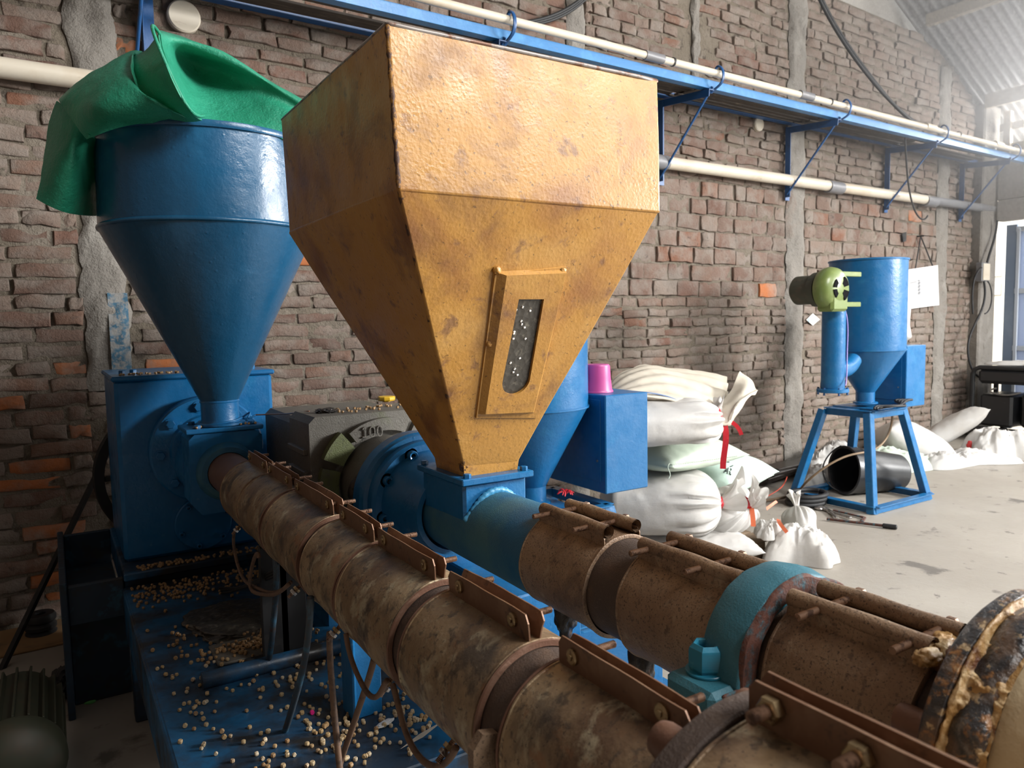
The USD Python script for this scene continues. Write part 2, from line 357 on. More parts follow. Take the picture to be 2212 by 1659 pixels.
BLUED = mat('blue_table_paint', (0.01, 0.10, 0.23), [(6, 0.46, 0.62, (0.028, 0.026, 0.024)), (3.2, 0.46, 0.60, (0.015, 0.018, 0.025), None, 0.85), (30, 0.66, 0.74, (0.12, 0.14, 0.15), None, 0.6)], 0.4, bump=[('noise', 90, 0.002)], rvar=(18, 0.3, 0.6))
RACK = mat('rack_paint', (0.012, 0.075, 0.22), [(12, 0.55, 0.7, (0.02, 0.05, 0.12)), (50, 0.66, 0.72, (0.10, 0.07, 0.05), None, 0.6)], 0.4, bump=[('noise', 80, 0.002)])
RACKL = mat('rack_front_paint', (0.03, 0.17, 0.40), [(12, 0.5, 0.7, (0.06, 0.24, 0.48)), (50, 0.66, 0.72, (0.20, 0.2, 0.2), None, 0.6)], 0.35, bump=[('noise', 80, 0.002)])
TEAL = mat('teal_rough_paint', (0.028, 0.14, 0.19), [(8, 0.5, 0.75, (0.05, 0.20, 0.26)), (14, 0.64, 0.72, (0.10, 0.035, 0.022)), (60, 0.7, 0.75, (0.3, 0.4, 0.42), None, 0.6)], 0.42, bump=[('noise', 300, 0.0035), ('noise', 700, 0.0015)])
TEALF = mat('teal_nut_paint', (0.02, 0.19, 0.30), [(30, 0.6, 0.7, (0.10, 0.35, 0.45), None, 0.6)], 0.3, bump=[('noise', 120, 0.0012)])
TEALT = mat('teal_throat_paint', (0.012, 0.10, 0.20), [(5, 0.46, 0.62, (0.05, 0.15, 0.19)), (40, 0.68, 0.73, (0.15, 0.25, 0.3), None, 0.5)], 0.5, bump=[('noise', 420, 0.003), ('noise', 150, 0.002)])
CHIP = mat('chipped_rust', (0.10, 0.035, 0.022), [(60, 0.5, 0.65, (0.04, 0.12, 0.15)), (90, 0.5, 0.7, (0.03, 0.02, 0.02))], 0.8, bump=[('noise', 160, 0.005)])
ORANGE = mat('orange_hammered_paint', (0.455, 0.225, 0.045), [(5, 0.50, 0.72, (0.53, 0.295, 0.085)), (6.5, 0.52, 0.70, (0.15, 0.065, 0.03), None, 0.8), (3.2, 0.54, 0.68, (0.28, 0.11, 0.03), None, 0.75), (20, 0.59, 0.68, (0.16, 0.075, 0.045), None, 0.7), (110, 0.62, 0.67, (0.12, 0.06, 0.02), None, 0.75)], 0.36, bump=[('noise', 130, 0.0022), ('noise', 36, 0.0012), ('pits', 140, 0.0010)], rvar=(16, 0.28, 0.5))
ORUST = mat('orange_edge_rust', (0.075, 0.035, 0.02), [(60, 0.5, 0.62, (0.36, 0.17, 0.03)), (90, 0.55, 0.7, (0.02, 0.015, 0.012))], 0.7, bump=[('noise', 160, 0.004)])
BAND = mat('heater_band_steel', (0.25, 0.165, 0.09), [(7, 0.43, 0.61, (0.355, 0.255, 0.15)), (5, 0.49, 0.64, (0.13, 0.075, 0.044)), (12, 0.53, 0.66, (0.07, 0.054, 0.042), (1, 1.1, 0.8), 0.85), (20, 0.55, 0.66, (0.49, 0.42, 0.28), (1, 1.1, 0.8), 0.75), (60, 0.555, 0.63, (0.06, 0.046, 0.036), None, 0.65), (28, 0.58, 0.68, (0.28, 0.12, 0.05), None, 0.6), (190, 0.61, 0.67, (0.04, 0.03, 0.025), None, 0.8)], 0.43, metal=0.3, bump=[('noise', 180, 0.003), ('noise', 30, 0.002)], rvar=(12, 0.3, 0.58))
BANDR = mat('heater_band_rusty', (0.215, 0.135, 0.082), [(7, 0.44, 0.62, (0.30, 0.205, 0.13)), (8, 0.52, 0.68, (0.09, 0.055, 0.04), None, 0.85), (330, 0.57, 0.62, (0.05, 0.032, 0.024), None, 0.85), (70, 0.58, 0.66, (0.07, 0.044, 0.032), None, 0.65), (24, 0.58, 0.7, (0.40, 0.33, 0.23), None, 0.5)], 0.5, metal=0.25, bump=[('noise', 240, 0.004), ('noise', 30, 0.002)])
PLATEM = mat('clamp_plate_steel', (0.20, 0.105, 0.06), [(14, 0.5, 0.7, (0.29, 0.18, 0.11)), (40, 0.6, 0.7, (0.08, 0.05, 0.04)), (9, 0.64, 0.74, (0.30, 0.13, 0.05), None, 0.6)], 0.42, metal=0.35, bump=[('noise', 160, 0.0015)])
BARREL = mat('scaled_barrel_steel', (0.075, 0.052, 0.042), [(16, 0.5, 0.7, (0.12, 0.075, 0.05)), (240, 0.62, 0.7, (0.20, 0.15, 0.11), None, 0.6)], 0.65, metal=0.3, bump=[('noise', 420, 0.004), ('noise', 160, 0.003)])
PIPEB = mat('brown_barrel_skin', (0.17, 0.085, 0.055), [(18, 0.5, 0.7, (0.22, 0.13, 0.09))], 0.45, metal=0.3, bump=[('noise', 300, 0.002)])
BOLT = mat('rusty_bolt_steel', (0.27, 0.165, 0.11), [(120, 0.5, 0.62, (0.09, 0.05, 0.035)), (40, 0.62, 0.7, (0.30, 0.2, 0.14))], 0.42, metal=0.5, bump=[('noise', 400, 0.0008)])
ZINC = mat('worn_zinc', (0.42, 0.31, 0.17), [(140, 0.55, 0.66, (0.14, 0.08, 0.05))], 0.28, metal=0.85, bump=[('noise', 300, 0.0006)])
STEEL = mat('bright_steel', (0.5, 0.48, 0.46), [(80, 0.55, 0.66, (0.16, 0.12, 0.1))], 0.3, metal=0.9)
CAST = mat('grey_cast_iron', (0.115, 0.105, 0.088), [(5, 0.5, 0.68, (0.15, 0.14, 0.12)), (9, 0.60, 0.75, (0.10, 0.115, 0.045), None, 0.8), (34, 0.62, 0.72, (0.03, 0.028, 0.025), None, 0.6)], 0.55, bump=[('noise', 260, 0.0035), ('noise', 70, 0.003)])
CASTG = mat('mossy_cast_iron', (0.125, 0.145, 0.055), [(22, 0.48, 0.66, (0.10, 0.10, 0.075)), (70, 0.62, 0.72, (0.03, 0.03, 0.02), None, 0.7)], 0.6, bump=[('noise', 320, 0.005)])
GREASE = mat('dark_grease', (0.02, 0.016, 0.014), [(50, 0.6, 0.7, (0.07, 0.03, 0.02))], 0.25, bump=[('noise', 110, 0.006)])
YELLOWP = mat('yellow_plastic', (0.60, 0.36, 0.02), [(40, 0.6, 0.7, (0.3, 0.18, 0.04), None, 0.6)], 0.4)
PVC = mat('cream_pvc', (0.60, 0.54, 0.44), [(3, 0.5, 0.7, (0.52, 0.43, 0.32)), (22, 0.64, 0.72, (0.30, 0.22, 0.15), (0.3, 1, 1), 0.6)], 0.35)
PVCG = mat('grey_pvc', (0.17, 0.17, 0.18), [(12, 0.5, 0.7, (0.22, 0.21, 0.2))], 0.45)
BR = [(0.185, 0.134, 0.105), (0.126, 0.067, 0.047), (0.168, 0.109, 0.081), (0.143, 0.071, 0.049), (0.210, 0.155, 0.122), (0.109, 0.057, 0.040), (0.172, 0.113, 0.084), (0.181, 0.080, 0.046), (0.155, 0.102, 0.077), (0.134, 0.077, 0.057)]
BLAY = [(7, 0.42, 0.64, (0.227, 0.197, 0.168), None, 0.75), (30, 0.6, 0.7, (0.059, 0.042, 0.034), None, 0.7), (1.1, 0.55, 0.72, (0.084, 0.063, 0.050), None, 0.6)]
BRICK = mat('brick_clay', BR[0], BLAY, 0.85, bump=[('noise', 70, 0.02), ('noise', 240, 0.008)], vary=BR)
BRICKI = mat('brick_clay_far', BR[0], BLAY, 0.85, bump=[('noise', 60, 0.02), ('noise', 200, 0.008)], island=BR)
MORTAR = mat('lime_mortar', (0.168, 0.139, 0.105), [(4, 0.5, 0.7, (0.227, 0.193, 0.155)), (18, 0.55, 0.68, (0.067, 0.052, 0.040)), (1.1, 0.55, 0.72, (0.084, 0.067, 0.050), None, 0.7)], 0.95, bump=[('noise', 45, 0.04), ('noise', 170, 0.016)])
CONC = mat('concrete_column', (0.22, 0.20, 0.175), [(5, 0.5, 0.7, (0.29, 0.27, 0.24)), (14, 0.6, 0.7, (0.15, 0.13, 0.11)), (2.0, 0.62, 0.70, (0.20, 0.14, 0.11), None, 0.7)], 0.9, bump=[('noise', 22, 0.05), ('noise', 120, 0.02)])
SPLASH = mat('blue_splashed_concrete', (0.25, 0.25, 0.24), [(26, 0.44, 0.56, (0.05, 0.13, 0.20)), (60, 0.55, 0.65, (0.28, 0.26, 0.24))], 0.9, bump=[('noise', 60, 0.012)])
FLOORM = mat('concrete_floor', (0.305, 0.275, 0.235), [(0.8, 0.45, 0.7, (0.36, 0.33, 0.285)), (3.4, 0.61, 0.67, (0.09, 0.08, 0.07), (1, 1, 1), 0.75), (8, 0.63, 0.68, (0.09, 0.08, 0.07), None, 0.7), (50, 0.6, 0.75, (0.24, 0.21, 0.18), None, 0.6)], 0.55, bump=[('noise', 30, 0.004), ('noise', 140, 0.002)], rvar=(2.0, 0.38, 0.7))
GREENB = mat('green_woven_sack', (0.03, 0.34, 0.20), [(6, 0.4, 0.7, (0.05, 0.42, 0.27))], 0.36, bump=[('weave', 240, 0.004), ('noise', 160, 0.008), ('noise', 45, 0.012)], trans=(0.25, (0.02, 0.42, 0.22)), spec=0.5)
SACKW = mat('white_woven_sack', (0.60, 0.585, 0.56), [(5, 0.45, 0.7, (0.53, 0.50, 0.46)), (30, 0.68, 0.75, (0.45, 0.42, 0.38), None, 0.5)], 0.5, bump=[('weave', 330, 0.0006), ('noise', 30, 0.006)], trans=(0.15, (0.7, 0.68, 0.64)))
SACKC = mat('cream_woven_sack', (0.66, 0.60, 0.50), [(5, 0.5, 0.75, (0.60, 0.53, 0.43))], 0.55, bump=[('weave', 330, 0.0006), ('noise', 30, 0.006)], trans=(0.15, (0.7, 0.64, 0.54)))
SACKG = mat('pale_green_sack', (0.50, 0.585, 0.485), [(5, 0.5, 0.75, (0.56, 0.63, 0.54))], 0.45, bump=[('noise', 26, 0.006), ('weave', 330, 0.0005)])
SACKM = mat('mint_sack', (0.53, 0.67, 0.60), [(5, 0.5, 0.75, (0.58, 0.71, 0.65))], 0.45, bump=[('noise', 26, 0.006), ('weave', 330, 0.0005)])
SACKD = mat('dull_grey_sack', (0.46, 0.44, 0.41), [(6, 0.5, 0.7, (0.36, 0.33, 0.30))], 0.6, bump=[('weave', 330, 0.0006), ('noise', 30, 0.006)])
INK = mat('black_print', (0.02, 0.025, 0.03), rough=0.6)
INKF = mat('faint_print', (0.22, 0.22, 0.23), rough=0.6)
STITCH = mat('pale_thread', (0.45, 0.52, 0.44), rough=0.8)
STRIPE = mat('blue_stripe_thread', (0.14, 0.20, 0.34), rough=0.7)
RED = mat('red_ribbon', (0.62, 0.02, 0.035), [(40, 0.55, 0.7, (0.75, 0.06, 0.07))], 0.4)
REDO = mat('orange_ribbon', (0.68, 0.16, 0.07), rough=0.4)
PINK = mat('pink_plastic', (0.44, 0.055, 0.23), rough=0.4)
BLACK = mat('black_plastic', (0.016, 0.017, 0.019), [(30, 0.6, 0.75, (0.04, 0.04, 0.042))], 0.35, bump=[('noise', 60, 0.001)])
RUBBER = mat('black_rubber', (0.013, 0.013, 0.014), [(20, 0.55, 0.7, (0.035, 0.032, 0.03))], 0.6)
WIREB = mat('brown_wire_sleeve', (0.15, 0.085, 0.05), [(60, 0.5, 0.65, (0.075, 0.045, 0.032))], 0.6, bump=[('noise', 400, 0.001)])
WIRED = mat('dark_blue_conduit', (0.03, 0.045, 0.06), [(26, 0.5, 0.66, (0.03, 0.10, 0.16)), (50, 0.55, 0.66, (0.06, 0.035, 0.025))], 0.5)
OLIVE = mat('olive_green_paint', (0.15, 0.20, 0.055), [(18, 0.5, 0.7, (0.19, 0.235, 0.075)), (14, 0.62, 0.72, (0.06, 0.08, 0.03), None, 0.6)], 0.3, bump=[('noise', 60, 0.002)])
OLIVED = mat('dirty_motor_paint', (0.055, 0.055, 0.038), [(14, 0.5, 0.7, (0.085, 0.065, 0.045)), (30, 0.6, 0.7, (0.025, 0.025, 0.02))], 0.6, bump=[('noise', 60, 0.003)])
WOOD = mat('weathered_wood', (0.22, 0.155, 0.10), [(7, 0.48, 0.66, (0.15, 0.10, 0.065), (1, 12, 12))], 0.8, bump=[('noise', 60, 0.004)])
SLATD = mat('dark_slat', (0.045, 0.036, 0.03), [(6, 0.5, 0.7, (0.09, 0.07, 0.055), (1, 10, 1)), (9, 0.6, 0.7, (0.22, 0.17, 0.12), (1, 14, 1), 0.8)], 0.8, bump=[('noise', 60, 0.003)])  # dark brown slats with paler streaks
PLANKP = mat('pale_plank', (0.52, 0.46, 0.37), [(7, 0.48, 0.66, (0.42, 0.36, 0.28), (1, 12, 12))], 0.7)
ROOFM = mat('roof_sheet', (0.50, 0.50, 0.50), [(1.5, 0.45, 0.7, (0.42, 0.42, 0.42))], 0.5)  # pale grey carries the haze over the sheets in view
PLASTER = mat('grey_plaster', (0.40, 0.375, 0.34), [(2, 0.45, 0.7, (0.30, 0.28, 0.25)), (12, 0.6, 0.7, (0.46, 0.44, 0.40))], 0.9, bump=[('noise', 30, 0.01)])
CREAMW = mat('cream_outside_wall', (0.75, 0.69, 0.58), [(4, 0.5, 0.7, (0.66, 0.56, 0.44))], 0.9, bump=[('noise', 30, 0.006)])
DOORB = mat('grey_blue_door_paint', (0.20, 0.26, 0.36), [(5, 0.5, 0.7, (0.25, 0.31, 0.40))], 0.4)
DOORL = mat('pale_door_trim', (0.5, 0.55, 0.62), rough=0.4)
BURNT = mat('burnt_black_iron', (0.035, 0.034, 0.036), [(24, 0.45, 0.6, (0.12, 0.075, 0.05)), (50, 0.55, 0.66, (0.19, 0.175, 0.165), None, 0.7), (40, 0.56, 0.64, (0.32, 0.15, 0.05), None, 0.9), (70, 0.6, 0.66, (0.5, 0.36, 0.2), None, 0.8)], 0.28, bump=[('noise', 60, 0.012), ('noise', 190, 0.005)])
RESIN = mat('charred_resin', (0.42, 0.24, 0.085), [(40, 0.48, 0.6, (0.68, 0.50, 0.27)), (26, 0.56, 0.66, (0.14, 0.05, 0.02))], 0.35, bump=[('noise', 120, 0.008), ('noise', 320, 0.004)], trans=(0.1, (0.6, 0.35, 0.1)))
DIE = mat('dusty_die_face', (0.50, 0.40, 0.25), [(10, 0.5, 0.7, (0.42, 0.31, 0.17)), (20, 0.62, 0.72, (0.2, 0.13, 0.07), None, 0.7)], 0.6, bump=[('noise', 80, 0.004)])
PELLET = mat('tan_pellet', (0.50, 0.36, 0.19), [(1, 0.9, 0.95, (0.5, 0.4, 0.2))], 0.5, vary=[(0.36, 0.22, 0.10), (0.50, 0.38, 0.22), (0.42, 0.28, 0.13), (0.56, 0.46, 0.32), (0.30, 0.17, 0.075)])
PELLETI = mat('tan_pellet_far', (0.50, 0.36, 0.19), (), 0.5, island=[(0.36, 0.22, 0.10), (0.50, 0.38, 0.22), (0.42, 0.28, 0.13), (0.56, 0.46, 0.32), (0.30, 0.17, 0.075)])
PELLETP = mat('magenta_pellet', (0.75, 0.02, 0.22), rough=0.5)
DARKIN = mat('dirty_pellet_fill', (0.055, 0.048, 0.038), [(60, 0.55, 0.66, (0.13, 0.115, 0.09))], 0.35, bump=[('pits', 75, 0.004)])
STICK_R, STICK_B = mat('sticker_red', (0.6, 0.03, 0.03), rough=0.4), mat('sticker_blue', (0.03, 0.12, 0.5), rough=0.4)
BOARDW = mat('white_board', (0.78, 0.78, 0.76), [(3, 0.5, 0.75, (0.72, 0.72, 0.7))], 0.4)
PALEB = mat('pale_blue_print', (0.35, 0.6, 0.72), rough=0.5)
GREENL = mat('green_plastic_strip', (0.05, 0.22, 0.04), rough=0.5)
DARKW = mat('dark_side_brick', (0.085, 0.062, 0.048), [(3, 0.45, 0.7, (0.05, 0.04, 0.034))], 0.9, bump=[('noise', 30, 0.02)])  # unseen walls coloured dark to keep bounced light down
ROOFD = mat('dark_roof_sheet', (0.10, 0.085, 0.075), [(1.5, 0.45, 0.7, (0.07, 0.05, 0.04))], 0.6)  # unseen sheets coloured dark to cut bounced light

BASED = mat('dark_base_steel', (0.012, 0.028, 0.05), [(14, 0.55, 0.66, (0.02, 0.11, 0.18), None, 0.7), (8, 0.5, 0.65, (0.02, 0.018, 0.016), None, 0.9)], 0.6, bump=[('noise', 60, 0.004)])  # near-black steel with patches of blue

MOTORD = mat('dark_olive_motor', (0.022, 0.024, 0.012), [(14, 0.5, 0.7, (0.035, 0.025, 0.012))], 0.6)
HOLE = mat('painted_hole_shade', (0.004, 0.004, 0.005), rough=0.9, spec=0.1)  # black on flat plates gives the shade inside the blower openings

# ================================================================ the setting
CN = V(math.sin(math.radians(2)), -math.cos(math.radians(2)), 0)
def wp(x, z, d=0.0): return np.stack([np.asarray(x, float)+0*np.asarray(z), WALL0+np.asarray(x)*WTAN+0*np.asarray(z), np.asarray(z, float)+0*np.asarray(x)], -1)+CN*np.asarray(d)[..., None]
def grid_mesh(P):
    a, b = P.shape[:2]; i = np.arange(a*b).reshape(a, b)
    q = np.stack([i[:-1, :-1], i[1:, :-1], i[1:, 1:], i[:-1, 1:]], -1).reshape(-1, 4)
    return P.reshape(-1, 3), np.vstack([q[:, [0, 1, 2]], q[:, [0, 2, 3]]])
floor = thing('floor', 'grey concrete floor with dark oil stains', 'floor', kind='structure')
part(floor, 'slab', box(-1.8, 14, -4.5, 7.0, -0.12, 0.0, 0.01), FLOORM, False)
wall = thing('wall_back', 'long brick wall with rough mortar joints and concrete columns', 'wall', kind='structure')
def top_z(x): return np.interp(x, [-2, 5.2, 6.2, 6.7, 7.05, 7.35, 7.75, 8.1], [4.2, 3.72, 3.70, 3.66, 3.58, 3.45, 3.2, 3.0])
xs, zs = np.arange(-1.7, 8.06, 0.05), np.linspace(0, 1, 72)
XX, ZZ = np.meshgrid(xs, zs, indexing='ij'); ZZ = ZZ*(top_z(XX)-0.02)
D = (meshkit.fbm(np.stack([XX*9, ZZ*9, 0*XX], -1), 3, 3)-0.5)*0.012-0.004
mv, mf = grid_mesh(wp(XX, ZZ, D)); part(wall, 'mortar_bed', (mv, mf[:, ::-1]), MORTAR, True)
part(wall, 'wall_core', cat_([place(box(-1.7, 8.05, 0.02, 0.14, 0, 2.95, 0.005), rz(2), (0, WALL0, 0))]), PLASTER, False)
COLS = [(0.13, 0.30, 0.95, 4.0), (2.70, 2.84, 0, 3.9), (4.80, 5.02, 0, 3.66), (7.02, 7.22, 0, 3.5), (3.76, 3.83, 2.66, 3.9)]
END = 7.70
def brick_mesh(x0, x1, z0, z1, proud, sd):
    nu, nz = 5, 3
    r = np.random.default_rng(sd)
    u, w = np.meshgrid(np.linspace(0, 1, nu), np.linspace(0, 1, nz), indexing='ij')
    u = u.copy(); w = w.copy(); L, H = x1-x0, z1-z0
    e = np.zeros((nu, nz)); e[0] = e[-1] = 1; e[:, 0] = np.maximum(e[:, 0], 1); e[:, -1] = np.maximum(e[:, -1], 1)
    ins = 0.005
    U = x0+ins+(L-2*ins)*u+r.normal(0, 0.0028, u.shape); W = z0+ins+(H-2*ins)*w+r.normal(0, 0.0024, u.shape)
    W += (u-0.5)*r.normal(0, 0.004)
    dd = proud+r.normal(0, 0.0025, u.shape)-e*0.004-((e > 0)&(r.random(u.shape) < 0.14))*r.uniform(0.004, 0.014)
    F = wp(U, W, dd)
    ring = [(i, 0) for i in range(nu)]+[(nu-1, j) for j in range(1, nz)]+[(i, nz-1) for i in range(nu-2, -1, -1)]+[(0, j) for j in range(nz-2, 0, -1)]
    cx, cz = (x0+x1)/2, (z0+z1)/2
    rU = np.array([cx+(U[a]-cx)*(1+2*ins/L) for a in ring]); rW = np.array([cz+(W[a]-cz)*(1+2*ins/H) for a in ring])
    m_ = len(ring)
    v = np.vstack([F.reshape(-1, 3), wp(rU, rW, np.array([dd[a]-0.006 for a in ring])), wp(rU, rW, np.full(m_, -0.03))])
    idx = np.arange(nu*nz).reshape(nu, nz); q = np.stack([idx[:-1, :-1], idx[1:, :-1], idx[1:, 1:], idx[:-1, 1:]], -1).reshape(-1, 4)
    b0 = np.array([idx[a] for a in ring]); b1 = nu*nz+np.arange(m_); b2 = b1+m_
    q2 = np.stack([b0, b1, np.roll(b1, -1), np.roll(b0, -1)], 1); q3 = np.stack([b1, b2, np.roll(b2, -1), np.roll(b1, -1)], 1)
    f = np.vstack([q, q2, q3]); return v, np.vstack([f[:, [0, 1, 2]], f[:, [0, 2, 3]]])
spec = []
def lay(x0, x1, z0, z1, L, H, course):
    z, k = z0, 0
    while z+H <= z1+0.02:
        x = x0-(0.5*L if k % 2 else 0)-rng.uniform(0, 0.08); k += 1
        hh = H+rng.normal(0, 0.0025)
        while x < x1:
            l = L*rng.choice([1, 1, 1, 1, 0.55, 0.8])+rng.normal(0, 0.008); a, b = max(x, x0), min(x+l, x1)
            zz = z+rng.normal(0, 0.0028)+0.004*math.sin(a*1.7+z*3)
            if b-a > 0.045 and not any(a < c1-0.012 and b > c0+0.012 and zz+hh > q0 and zz < q1 for c0, c1, q0, q1 in COLS) and zz+hh < top_z((a+b)/2):
                spec.append((a, b, zz, zz+hh, rng.uniform(0.002, 0.020)))
            x += l+rng.uniform(0.007, 0.016)
        z += course
edges = [(-1.65, 0.125), (0.305, 2.695), (2.845, 4.795), (5.025, 7.015), (7.225, END)]
for i, (a, b) in enumerate(edges):
    if i in (2, 3):
        lay(a, b, 0.02, 1.36, 0.205, 0.056, 0.067); lay(a, b, 1.365, 2.15, 0.205, 0.101, 0.113); lay(a, b, 2.16, 3.9, 0.215, 0.058, 0.069)
    else: lay(a, b, 0.02, 4.2, 0.21, 0.056, 0.067)
lay(0.125, 0.305, 0.02, 0.93, 0.21, 0.056, 0.067)
S = np.array(spec); cz = project(wp((S[:, 0]+S[:, 1])/2, (S[:, 2]+S[:, 3])/2)); c1 = project(wp(S[:, 0], S[:, 2])); c2 = project(wp(S[:, 1], S[:, 3]))
area = np.abs((c2[:, 0]-c1[:, 0])*(c2[:, 1]-c1[:, 1])) if False else np.abs((S[:, 1]-S[:, 0])*(S[:, 3]-S[:, 2]))/cz[:, 2]**2
HID = [Polygon([(85, 430), (120, 220), (345, 72), (640, 215), (650, 480), (500, 890), (440, 890), (200, 500)]), Polygon([(610, 255), (837, 50), (1418, 170), (1424, 460), (1120, 1000), (1000, 1020), (940, 985), (625, 495)]),
       sbox(228, 805, 588, 1659), sbox(640, 890, 930, 1659), Polygon([(0, 1470), (260, 1240), (260, 1659), (0, 1659)]), sbox(450, 1000, 2212, 1659), sbox(1130, 850, 1400, 1100), sbox(1790, 565, 1960, 900)]
vis = np.array([(0 < p[0] < PW and 0 < p[1] < PH and not any(h.contains(Point(p[0], p[1])) for h in HID)) for p in cz])
order = np.argsort(-np.where(vis, area, 0))[:300]; near = set(order.tolist())
ORB = mat('brick_burnt_orange', (0.36, 0.115, 0.035), BLAY[:1]+[(14, 0.5, 0.68, (0.22, 0.085, 0.04))], 0.85, bump=[('noise', 70, 0.008)])
far_ = []
for k, s_ in enumerate(spec):
    b = brick_mesh(*s_, 1000+k)
    if k in near: part(wall, 'brick', b, ORB if ((s_[2] < 1.05 and s_[0] < 0.6 and rng.random() < 0.30) or rng.random() < 0.012) else BRICK, 50)
    else: far_.append(b)
part(wall, 'brickwork', cat_(far_), BRICKI, 50, label='the rest of the bricks in the wall', kind='stuff')
for i, (a, b, z0, z1) in enumerate(COLS):
    cx, czz = np.meshgrid(np.linspace(0, 1, 9), np.arange(z0, min(z1, top_z(a))-0.02, 0.03), indexing='ij')
    X = a+(b-a)*cx; eg = 1-np.abs(2*cx-1)**6
    X = X+(meshkit.fbm(np.stack([czz*11, cx*0+i, cx*2], -1), 3, 7)-0.5)*0.06*np.abs(2*cx-1)
    d = 0.004+eg*(0.020+(meshkit.fbm(np.stack([X*14, czz*14, 0*X+i], -1), 4, 9)-0.5)*0.045)
    v, f = grid_mesh(wp(X, czz, d)); part(wall, 'concrete_column' if i < 4 else 'mortar_strip', (v, f[:, ::-1]), CONC, True)
cx, czz = np.meshgrid(np.linspace(0.215, 0.29, 8), np.linspace(0.92, 1.36, 24), indexing='ij')
v, f = grid_mesh(wp(cx, czz, 0.034+(meshkit.fbm(np.stack([cx*30, czz*30, 0*cx], -1), 3, 4)-0.5)*0.02)); part(wall, 'paint_splash', (v, f[:, ::-1]), SPLASH, True, label='blue paint splashed on the concrete')
# corner column and the end wall with its doorway
yc = WALL0+7.85*WTAN
part(wall, 'corner_column', box(END, 8.0, yc-0.10, yc+0.1, 0, 3.2, 0.015), CONC, 35)
wr = thing('wall_right', 'end wall with a tall doorway to the bright yard', 'wall', kind='structure')
part(wr, 'lintel', box(7.92, 8.05, 0.6, 3.72, 2.10, 2.30, 0.01), PLASTER, False)
part(wr, 'upper_wall', box(7.94, 8.04, -0.5, 3.73, 2.30, 2.72, 0.01), PLASTER, False)
part(wr, 'plank', bar((7.90, 3.72, 2.77), (7.90, 0.5, 2.77), 0.03, 0.10), PLANKP, False)
part(wr, 'plank', bar((7.90, 3.70, 2.98), (7.90, 0.5, 2.98), 0.03, 0.07), PLANKP, False)
part(wr, 'timber_post', bar((7.88, 3.62, 2.70), (7.88, 3.62, 3.12), 0.06, 0.06, up=(0, 1, 0)), PLANKP, False)
ceil = thing('ceiling', 'corrugated roof sheets on timber purlins, pale for haze, dark unseen ones blocking the sky', 'roof', kind='structure')
def roof_z(x): return 3.66-0.534*(np.asarray(x)-7.0)
def corr(x0, x1, y0, y1, n=10, zf=roof_z):
    Y = np.arange(y0, y1, 0.019); X = np.linspace(x0, x1, n); a, b = np.meshgrid(X, Y, indexing='ij')
    return grid_mesh(np.stack([a, b, zf(a)+0.06+0.012*np.sin(b*2*np.pi/0.076)], -1))
for i, y0 in enumerate(np.arange(-2.9, 3.9, 0.76)): part(ceil, 'roof_sheet', corr(4.6, 9.0, y0, y0+0.78), ROOFM, True)
for i, y0 in enumerate(np.arange(-2.9, 3.9, 3.4)): part(ceil, 'roof_sheet', corr(-1.9, 2.62, y0, y0+3.42, zf=lambda x: roof_z(5.2-np.asarray(x))), ROOFD, True)  # unseen sheets, placed to block the sky from above
for i, y0 in enumerate(np.arange(-2.9, 3.9, 1.7)): part(ceil, 'roof_sheet', corr(2.6, 4.62, y0, y0+1.72), ROOFD, True)  # unseen sheets, dark so that less light bounces down
for x in (3.2, 4.4, 5.6, 6.75): part(ceil, 'purlin', bar((x, 3.72+x*0.01, roof_z(x)), (x, -0.6, roof_z(x)), 0.06, 0.10), PLANKP, False)
part(ceil, 'purlin', bar((7.72, 3.75, 3.22), (7.72, -0.6, 3.22), 0.05, 0.13), PLANKP, False)
part(ceil, 'gable_board', place(box(4.4, 8.0, 0.02, 0.05, 2.9, 5.2, 0.004), rz(2), (0, WALL0+0.16, 0)), PLASTER, False)
# the blue door leaf standing in the doorway and the yard outside
door = thing('door_1', 'grey blue steel door leaf with frosted panes at the far doorway', 'door', kind='structure')
DX = 8.06
for y in (3.64, 2.80): part(door, 'stile', box(DX, DX+0.04, y-0.05, y+0.05, 0.06, 2.07, 0.004), DOORB, False)
for y in (3.575, 2.865): part(door, 'trim_strip', box(DX-0.012, DX+0.03, y-0.015, y+0.015, 0.10, 2.03, 0.003), DOORL, False)
for z in (0.12, 0.86, 1.42, 2.02): part(door, 'rail', box(DX-0.006, DX+0.034, 2.85, 3.60, z-0.025, z+0.025, 0.003), DOORL, False)
PANE = usdkit.material(stage, '/World/Looks/frosted_pane', {'t': ('translucent_bsdf', {'color': (0.60, 0.68, 0.85)}), 'p': ('principled_bsdf', {'base_color': (0.36, 0.43, 0.60), 'roughness': 0.35}), 'm': ('mix_closure', {'fac': 0.5})}, [('p.BSDF', 'm.closure1'), ('t.BSDF', 'm.closure2')], surface='m.closure')
for z0, z1 in ((0.145, 0.835), (0.885, 1.395), (1.445, 1.995)): part(door, 'pane', box(DX+0.008, DX+0.016, 2.88, 3.56, z0, z1, 0.001), PANE, False)
yard = thing('outside_wall', 'sunlit cream wall of the yard seen through the doorway', 'wall', kind='structure')
part(yard, 'wall_face', box(9.6, 9.75, 0.5, 7.0, 0, 2.9, 0.01), CREAMW, False)
for z in (1.72, 1.50):
    for y in (4.17, 4.33, 4.49): part(yard, 'vent_block', box(9.585, 9.60, y-0.06, y+0.06, z-0.075, z+0.075, 0.01), BOARDW, False)
wf = thing('wall_front', 'unseen dark wall behind the camera, placed to keep light off the left', 'wall', kind='structure')  # out of view; blocks daylight from the left front
part(wf, 'wall_face', box(-1.78, 3.4, -3.0, -2.88, 0, 6.2, 0.01), DARKW, False)
